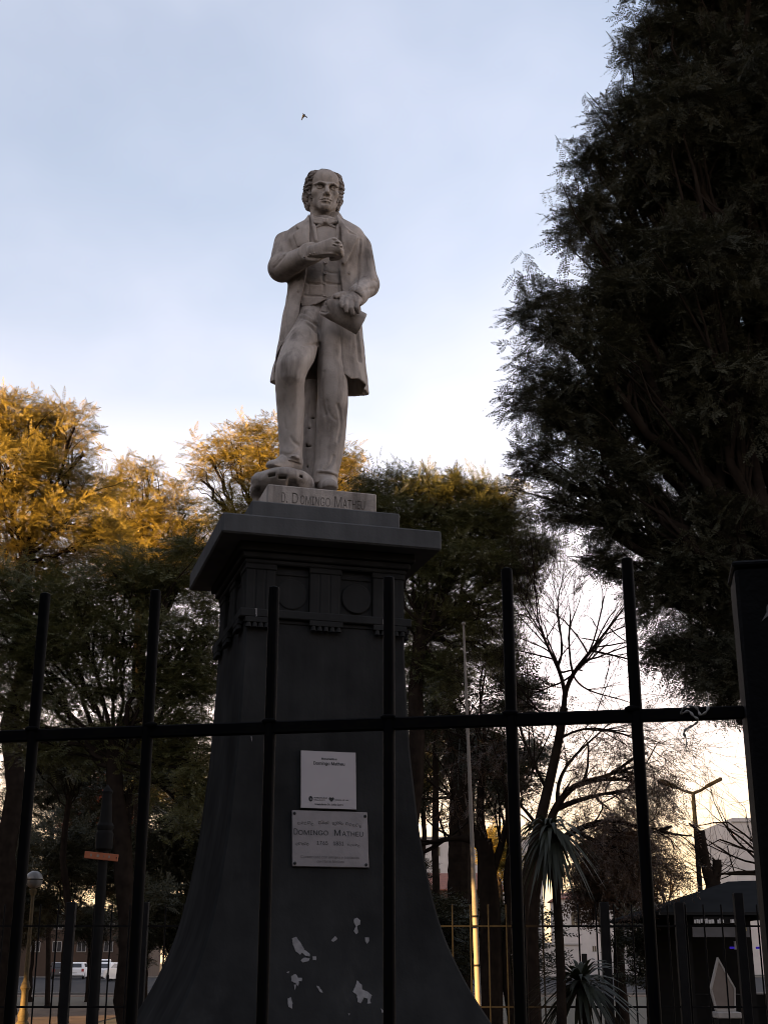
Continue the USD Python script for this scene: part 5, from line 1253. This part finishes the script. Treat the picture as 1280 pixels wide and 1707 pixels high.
tw = house('tower_block', 'pale pinkish tower block rising at the right edge beside the post', XZ(1220, 1365, Y)[0], XZ(1290, 0, Y)[0], Y, Y + 18, XZ(0, 1364, Y)[1], wall_white, None,
      [(XZ(px, 0, Y)[0], XZ(px + 6, 0, Y)[0], XZ(0, py + 9, Y)[1], XZ(0, py, Y)[1]) for px in (1238, 1254, 1270) for py in (1385, 1405, 1425)], 'building', parapet=.6)
o = np.array([XZ(1245, 0, 180.)[0], 180.0, 0]); ta = thing('grey_annex', 'dark grey cube building standing low in front of the tower block', 'building', o)
part(ta, 'wall', box(XZ(1233, 0, 180.)[0], XZ(1258, 0, 180.)[0], 180, 187, -.05, XZ(0, 1438, 180.)[1], .05), plain('grey_render', (0.16, 0.15, 0.15), .9), loc=o); part(ta, 'roof_edge', box(XZ(1229, 0, 180.)[0], XZ(1262, 0, 180.)[0], 179.7, 187, XZ(0, 1438, 180.)[1], XZ(0, 1436.5, 180.)[1]), frame_m, loc=o)
Y = 150.0
house('corner_house', 'brownish house front behind the globe lamp at far left', XZ(40, 0, Y)[0], XZ(135, 0, Y)[0], Y, Y + 10, XZ(0, 1500, Y)[1], wall_brown, None,
      [(XZ(px, 0, Y)[0], XZ(px + 11, 0, Y)[0], XZ(0, py + 18, Y)[1], XZ(0, py, Y)[1]) for px in (52, 78, 104) for py in (1520, 1562)])
house('row_house', 'dark row of house fronts behind the parked white cars', XZ(140, 0, Y)[0], XZ(330, 0, Y)[0], Y, Y + 10, XZ(0, 1520, Y)[1], wall_brown, None,
      [(XZ(px, 0, Y)[0], XZ(px + 12, 0, Y)[0], XZ(0, py + 18, Y)[1], XZ(0, py, Y)[1]) for px in (152, 180, 208, 240, 275) for py in (1532, 1570)])
house('row_house', 'dark house front at the far left edge beyond the road', XZ(-120, 0, Y)[0], XZ(36, 0, Y)[0], Y, Y + 10, XZ(0, 1535, Y)[1], wall_brown, None, [(XZ(px, 0, Y)[0], XZ(px + 12, 0, Y)[0], XZ(0, 1575, Y)[1], XZ(0, 1553, Y)[1]) for px in (-90, -40, 0)])

# kiosk with a dark tent roof
KY = 24.0
kx = lambda px: at(px, 1560, KY)[0]; kz = lambda py, Y=KY: at(640, py, Y)[2]
ko = np.array([kx(1200), KY, 0.0])
roof_dark = plain('dark_sheet_roof', (0.020, 0.021, 0.022), 0.8, scale=2, bump=.2, bump_scale=9, spec=0.0)
ki = thing('kiosk', 'dark kiosk with a sloping tent roof and lettered boards at lower right', 'kiosk', ko)
ez, pz = kz(1523), at(1215, 1470, KY + 2.0)[2]
r0 = [(kx(1088), KY - .6, ez), (kx(1330), KY - .6, ez), (kx(1330), KY + 4.6, ez), (kx(1088), KY + 4.6, ez)]
apx = [(at(1214, 1471, KY + 2)[0], KY + 2, pz), (at(1330, 1466, KY + 2)[0], KY + 2, pz + .04)]
part(ki, 'roof', meshkit.arrays(manifold3d.Manifold.hull_points(np.array(r0 + [(a, b, c - .05) for a, b, c in r0] + apx, float)))[:2], roof_dark, loc=ko)
for px in (1137, 1236, 1300): part(ki, 'post', box(kx(px) - .09, kx(px) + .09, KY - .3, KY - .12, 0, ez - .051), dark_metal, loc=ko)
part(ki, 'back_wall', box(kx(1150), kx(1320), KY + 3.2, KY + 3.4, 0, ez - .06), dark_metal, loc=ko)
part(ki, 'counter', box(kx(1150), kx(1320), KY + .3, KY + .8, 0, 1.05), dark_metal, loc=ko)
pale = plain('pale_board', (0.46, 0.46, 0.47), 0.6, scale=30, second=(0.30, 0.30, 0.31)); yellow = plain('yellow_letters', (0.62, 0.45, 0.06), 0.5)
rg = np.random.default_rng(81)
b1 = part(ki, 'board', box(kx(1142), kx(1226), KY - .72, KY - .68, kz(1543), kz(1531)), dark_metal, loc=ko)
x = 1143.0
while x < 1225:
    w = rg.uniform(1.5, 4.5)
    if not 1172 < x < 1178 and not 1191 < x < 1200: part(b1, 'pale_mark', box(kx(x), kx(min(x + w, 1225)), KY - .732, KY - .721, kz(1542 - rg.uniform(0, 1)), kz(1534 + rg.uniform(0, 2))), pale, loc=ko)
    x += w + rg.uniform(.5, 1.4)
b2_ = part(ki, 'board', box(kx(1140), kx(1232), KY - .70, KY - .66, kz(1564), kz(1545)), plain('grey_board', (0.07, 0.07, 0.075), .7, scale=6), loc=ko)
for k, ch in enumerate(('a', 'l', 'e')):
    m = meshkit.text_mesh('ALE'[k], .07, .01, True); v = np.array(m.vertices); v = np.stack([v[:, 0] + kx(1211.5 + k * 5.2), KY - .702 - v[:, 2], v[:, 1] + kz(1553)], 1)
    part(b2_, 'letter', (v, np.array(m.faces)), yellow if k else pale, loc=ko)
blue = usdkit.material(stage, '/World/Looks/blue_tube_light', {'e': ('emission', {'color': (0.10, 0.05, 1.0), 'strength': 0.03})}, [], surface='e.emission')
for px in (1214, 1257): part(ki, 'blue_lamp', tube([(kx(px - 4), KY - .2, kz(1581)), (kx(px + 4), KY - .2, kz(1581))], .018, 8), blue, loc=ko)
part(ki, 'lamp_shade', lathe([(0, 0), (.03, 0), (.03, .12), (0, .12)], 10) if False else moved(lathe([(0, 0), (.032, 0), (.03, .14), (0, .14)], 10), (kx(1220), KY - .2, kz(1584))), pale, loc=ko)

# pale kite shaped stele with a wire mesh front
SY = 21.0; sx = lambda px: at(px, 1650, SY)[0]; sz = lambda py: at(640, py, SY)[2]
so2 = np.array([sx(1204), SY, 0.0]); stele = thing('kite_shaped_stele', 'pale kite shaped frame with mesh filling on a white block, behind the fence', 'monument', so2)
conc = plain('pale_concrete', (0.13, 0.11, 0.098), 0.85, scale=4); wh = plain('white_edge', (0.24, 0.23, 0.22), 0.7)
out = np.array([(1199, 1596), (1224.5, 1648), (1222, 1687), (1189.5, 1687), (1182.4, 1649)]); cen = out.mean(0); inn = cen + (out - cen) * .86
P3 = lambda q: (sx(q[0]), sz(q[1]))
panel = extrude(Polygon([P3(q) for q in inn]), .06); part(stele, 'panel', (np.stack([panel[0][:, 0], SY - panel[0][:, 2], panel[0][:, 1]], 1), panel[1][:, ::-1]), conc, loc=so2)
for i in range(5):
    a, b, c, d = out[i], out[(i + 1) % 5], inn[(i + 1) % 5], inn[i]
    m = extrude(Polygon([P3(q) for q in (a, b, c, d)]).buffer(-.001), .09); part(stele, 'edge', (np.stack([m[0][:, 0], SY + .02 - m[0][:, 2], m[0][:, 1]], 1), m[1][:, ::-1]), wh, loc=so2)
part(stele, 'plinth', box(sx(1190), sx(1226), SY - .16, SY + .16, -.05, sz(1698) - .003, .01), dark_metal, loc=so2)
part(stele, 'base_block', box(sx(1188.5), sx(1227.5), SY - .18, SY + .18, sz(1698), sz(1687.5), .01), wh, loc=so2)

# parked cars on the far side of the road
car_white = plain('white_car_paint', (0.62, 0.62, 0.62), 0.3, scale=1, var=.05, spec=.5); car_dark = plain('dark_car_paint', (0.03, 0.03, 0.035), 0.3, scale=1, spec=.5)
rubber = plain('tyre_rubber', (0.015, 0.015, 0.015), 0.9); car_glass = plain('car_glass', (0.02, 0.023, 0.027), 0.1, spec=.6); lamp_red = plain('tail_lamp', (0.30, 0.02, 0.02), 0.3); chrome = plain('plate', (0.5, 0.5, 0.48), 0.5)
def car(name, label, loc, rz, paintm, van=False, group=None):
    t = thing(name, label, 'car', loc, rz, group)
    L, W, H = (4.3, 1.74, 1.48) if not van else (4.4, 1.78, 1.75)
    prof = [(-L / 2, .32), (-L / 2 + .02, .85), (-L / 2 + .12, .98), (-L / 2 + .42, H - .08), (-L / 2 + .7, H), (.25, H), (.5, H - .06), (1.15, .98), (L / 2 - .25, .84), (L / 2, .66), (L / 2, .32), (1.75, .22), (-1.75, .22)]
    m = extrude(Polygon(prof), W - .12); body = (np.stack([m[0][:, 0], m[0][:, 2] - (W - .12) / 2, m[0][:, 1]], 1), m[1][:, ::-1])
    pts = []
    for x, z in prof:
        w = W / 2 if z < 1.0 else W / 2 - .16 * (z - .95) / .5
        pts += [(x, -w, z), (x, w, z)]
    low = [p for p in pts if p[2] < 1.0]; up = [p for p in pts if p[2] >= .95]
    hull = lambda q: manifold3d.Manifold.hull_points(np.array(q, float))
    b = hull(low) + hull(up)
    for sx_ in (-1.32, 1.36):
        b = b - manifold3d.Manifold.cylinder(3.0, .36, .36, 20, True).rotate([90, 0, 0]).translate([sx_, 0, .31])
    part(t, 'body', meshkit.arrays(b)[:2], paintm, 25)
    part(t, 'rear_window', moved(box(-.02, .02, -.60, .60, 1.0, H - .14, .01), (0, 0, 0)) if False else hull_glass([(-L / 2 + .135, .62, 1.02), (-L / 2 + .135, -.62, 1.02), (-L / 2 + .385, .56, H - .14), (-L / 2 + .385, -.56, H - .14)], (-1, 0, .5)), car_glass)
    part(t, 'windscreen', hull_glass([(1.13, .64, 1.01), (1.13, -.64, 1.01), (.56, .56, H - .10), (.56, -.56, H - .10)], (1, 0, .8)), car_glass)
    for s in (-1, 1):
        part(t, 'side_window', hull_glass([(-1.5, s * (W / 2 - .035), 1.02), (.95, s * (W / 2 - .035), 1.02), (-1.3, s * (W / 2 - .145), H - .12), (.40, s * (W / 2 - .145), H - .12)], (0, s, .3)), car_glass)
        part(t, 'tail_lamp', box(-L / 2 - .012, -L / 2 + .10, s * (W / 2 - .24), s * (W / 2 - .02), .66, .90, .01) if s > 0 else box(-L / 2 - .012, -L / 2 + .10, -W / 2 + .02, -W / 2 + .24, .66, .90, .01), lamp_red)
        for x in (-1.32, 1.36): part(t, 'wheel', moved(lathe([(0, -.1), (.26, -.1), (.31, -.07), (.31, .07), (.26, .1), (0, .1)], 16), (x, s * (W / 2 - .12), .31), rotx=math.pi / 2), rubber)
    part(t, 'number_plate', box(-L / 2 - .014, -L / 2 + .004, -.24, .24, .52, .63), chrome)
    part(t, 'bumper', box(-L / 2 - .03, -L / 2 + .05, -W / 2 + .04, W / 2 - .04, .34, .50, .02), paintm)
    return t
def hull_glass(q, n):
    q = np.array(q, float); n = np.array(n, float); n /= np.linalg.norm(n)
    return meshkit.arrays(manifold3d.Manifold.hull_points(np.vstack([q + n * .02, q - n * .04])))[:2]
gc = 'cars parked along the far kerb'
CY = 130.0
for px, rz, m, van, lab, dy in ((129, 1.66, car_white, False, 'white hatchback seen from behind, left of the row of parked cars', 0), (172, 1.72, car_white, True, 'tall white car half hidden by the iron column', 4), (190, 1.20, car_white, False, 'white car in front, turned towards the left, beside the iron column', -10), (208, 2.2, car_white, False, 'white car at right end of the parked row', -16), (99, 1.9, car_dark, False, 'dark car at left end of the parked row', 0)):
    car('parked_car', lab, (at(px, 1620, CY + dy)[0], CY + dy, .012), rz, m, van, gc)

# bird in the sky
BY = 16.0; bo = at(507, 193.5, BY); mm = np.linalg.norm(bo - [0, 0, EYE]) / FPX
bird_m = plain('dark_feathers', (0.030, 0.028, 0.028), .8)
bd_ = thing('bird', 'small dark bird flying high above the statue', 'bird', bo)
B3 = lambda x, y, d=0: np.array([0.0, 0, 0]) + (at(480 + x / 21.33, 170 + y / 21.33, BY + d) - bo)
body = carve(lambda p: smin(sd_cone(p, B3(485, 610), B3(560, 470), .006, .017), sd_cone(p, B3(560, 470), B3(590, 440), .017, .010), .01), B3(485, 610) - [.05, .05, .05], B3(590, 440) + [.05, .05, .05], .004)
part(bd_, 'body', body, bird_m, True)
def wing(pts, th=.004):
    q = np.array([B3(*a) for a in pts]); return meshkit.arrays(manifold3d.Manifold.hull_points(np.vstack([q, q + [0, .012, .004]])))[:2]
part(bd_, 'wing', wing([(570, 430), (600, 470), (650, 500), (690, 520, .05), (680, 545, .05), (640, 510), (590, 490)]), bird_m)
part(bd_, 'wing', wing([(590, 450), (560, 470), (535, 420, -.05), (515, 370, -.10), (535, 385, -.10), (575, 420)]), bird_m)
part(bd_, 'tail', wing([(490, 600), (505, 610), (478, 632), (470, 612)]), bird_m)

# ------------------------------------------------------------------ unseen blocks added behind the photographer to keep the low sun off the square
perp = np.array([-sun_dir[1], sun_dir[0]]); perp /= np.linalg.norm(perp); perp = perp if perp[0] > 0 else -perp
hs = sun_dir[:2] / np.linalg.norm(sun_dir[:2])
back_wall = plain('sun_block_wall', (0.26, 0.23, 0.20), 0.9, scale=.5)
def back_block(w0, w1, h, dist, label, depth=10.0, win=True):
    """An added, unseen sun blocker built like flats, standing across the sun's direction, w measured sideways."""
    c = hs * dist + perp * (w0 + w1) / 2; o = np.array([c[0], c[1], 0]); a = math.atan2(perp[1], perp[0])
    t = thing('added_sun_block', label, 'building', o, a)
    W = abs(w1 - w0); part(t, 'wall', box(-W / 2, W / 2, -depth / 2, depth / 2, -.05, h, .02), back_wall)
    part(t, 'roof_hut', box(-W * .1, W * .15, -2, 2, h, h + 1.6), back_wall); part(t, 'parapet', box(-W / 2 - .1, W / 2 + .1, -depth / 2 - .1, -depth / 2 + .15, h, h + .5), back_wall)
    if win:
        for s in (1, -1):
            for x in np.arange(-W / 2 + 1.5, W / 2 - 1, 3.4):
                for z in np.arange(1.4, h - 1.5, 3.0):
                    part(t, 'window', box(x, x + 1.3, s * (depth / 2) - .02, s * (depth / 2) + .03, z, z + 1.4), glass_dark)
SH = 60.0
def sunslot(w0, w1, h, label, hole0, hole1, hole_h, depth=12):
    """Two added sun blockers; the gap lets a beam through, covered above hole_h."""
    back_block(w0, hole0, h, SH, label + ', part left of its passage', depth, False); back_block(hole1, w1, h, SH, label + ', part right of its passage', depth, False)
    c = hs * SH + perp * (hole0 + hole1) / 2; o = np.array([c[0], c[1], hole_h]); t = thing('added_slot_cover', 'added wall over the passage of the ' + label, 'building', o, math.atan2(perp[1], perp[0]))  # added cover that trims the top of the sunbeam
    part(t, 'wall', box(-(hole1 - hole0) / 2 + .003, (hole1 - hole0) / 2 - .003, -depth / 2, depth / 2, 0, h - hole_h - .1), back_wall)
sunslot(-13.5, 30, 22, 'tall added sun blocker behind the photographer', -10.95, -10.35, 9.0)  # slot shaped to let sun onto the flagpole
back_block(-26.2, -13.52, 15.7, SH, 'middle added sun blocker behind the photographer', 12, False)
sunslot(-40.5, -26.22, 12.8, 'lower added sun blocker behind the photographer', -40.0, -33.6, 8.0)  # slot shaped to let sun onto the lamp foot and path
back_block(-52.0, -40.52, 17.5, SH, 'high added sun blocker behind the photographer', 10, False)
back_block(-62.0, -52.02, 12.6, SH, 'low added sun blocker behind the photographer', 10, False)
back_block(-140, -62.02, 44, SH, 'long tall added sun blocker behind the photographer', 12, False)
back_block(-200, -140.02, 24, SH, 'long added sun blocker far left behind the photographer', 12, False)

# unseen trees added round the photographer to keep skylight off the low fronts
spots = ((-3.2, -6.0, 4.6, 3.2, 'left behind the photographer'), (2.5, -7.0, 4.8, 3.4, 'right behind the photographer'), (7.5, -3.0, 4.6, 3.2, 'far right of the photographer'), (-6.6, 3.0, 4.2, 2.1, 'near left of the photographer'), (-11.0, -1.0, 4.8, 3.3, 'far left of the photographer'), (-13.5, 12.0, 5.0, 3.6, 'at left beyond the edge of the picture'), (-16.0, 6.0, 5.5, 2.6, 'further left beyond the edge of the picture'))
for k, (x, y, hgt, rad, lab) in enumerate(spots):
    rr = np.random.default_rng(200 + k); o = np.array([x, y, 0.0]); t = thing('shade_tree', 'added leafy tree blocking skylight ' + lab, 'tree', o)
    p_, tr_ = limb(o, o + [0, 0, hgt * .6], .25, .15, rr, 0, .03); part(t, 'trunk', tr_, bark, True, loc=o)
    n = 900; u = rr.normal(0, 1, (n, 3)); u /= np.linalg.norm(u, axis=1, keepdims=True); q = o + [0, 0, hgt - .6] + u * np.array([rad, rad, hgt * .55]) * rr.uniform(.55, 1, (n, 1)); part(t, 'branches', cat([limb(o + [0, 0, hgt * .5], a, .08, .02, rr)[1] for a in q[:30]]), bark, loc=o)
    crown(t, q, u * [1, 1, .4], 2.2, leaf_green, rr, 'coarse', o)
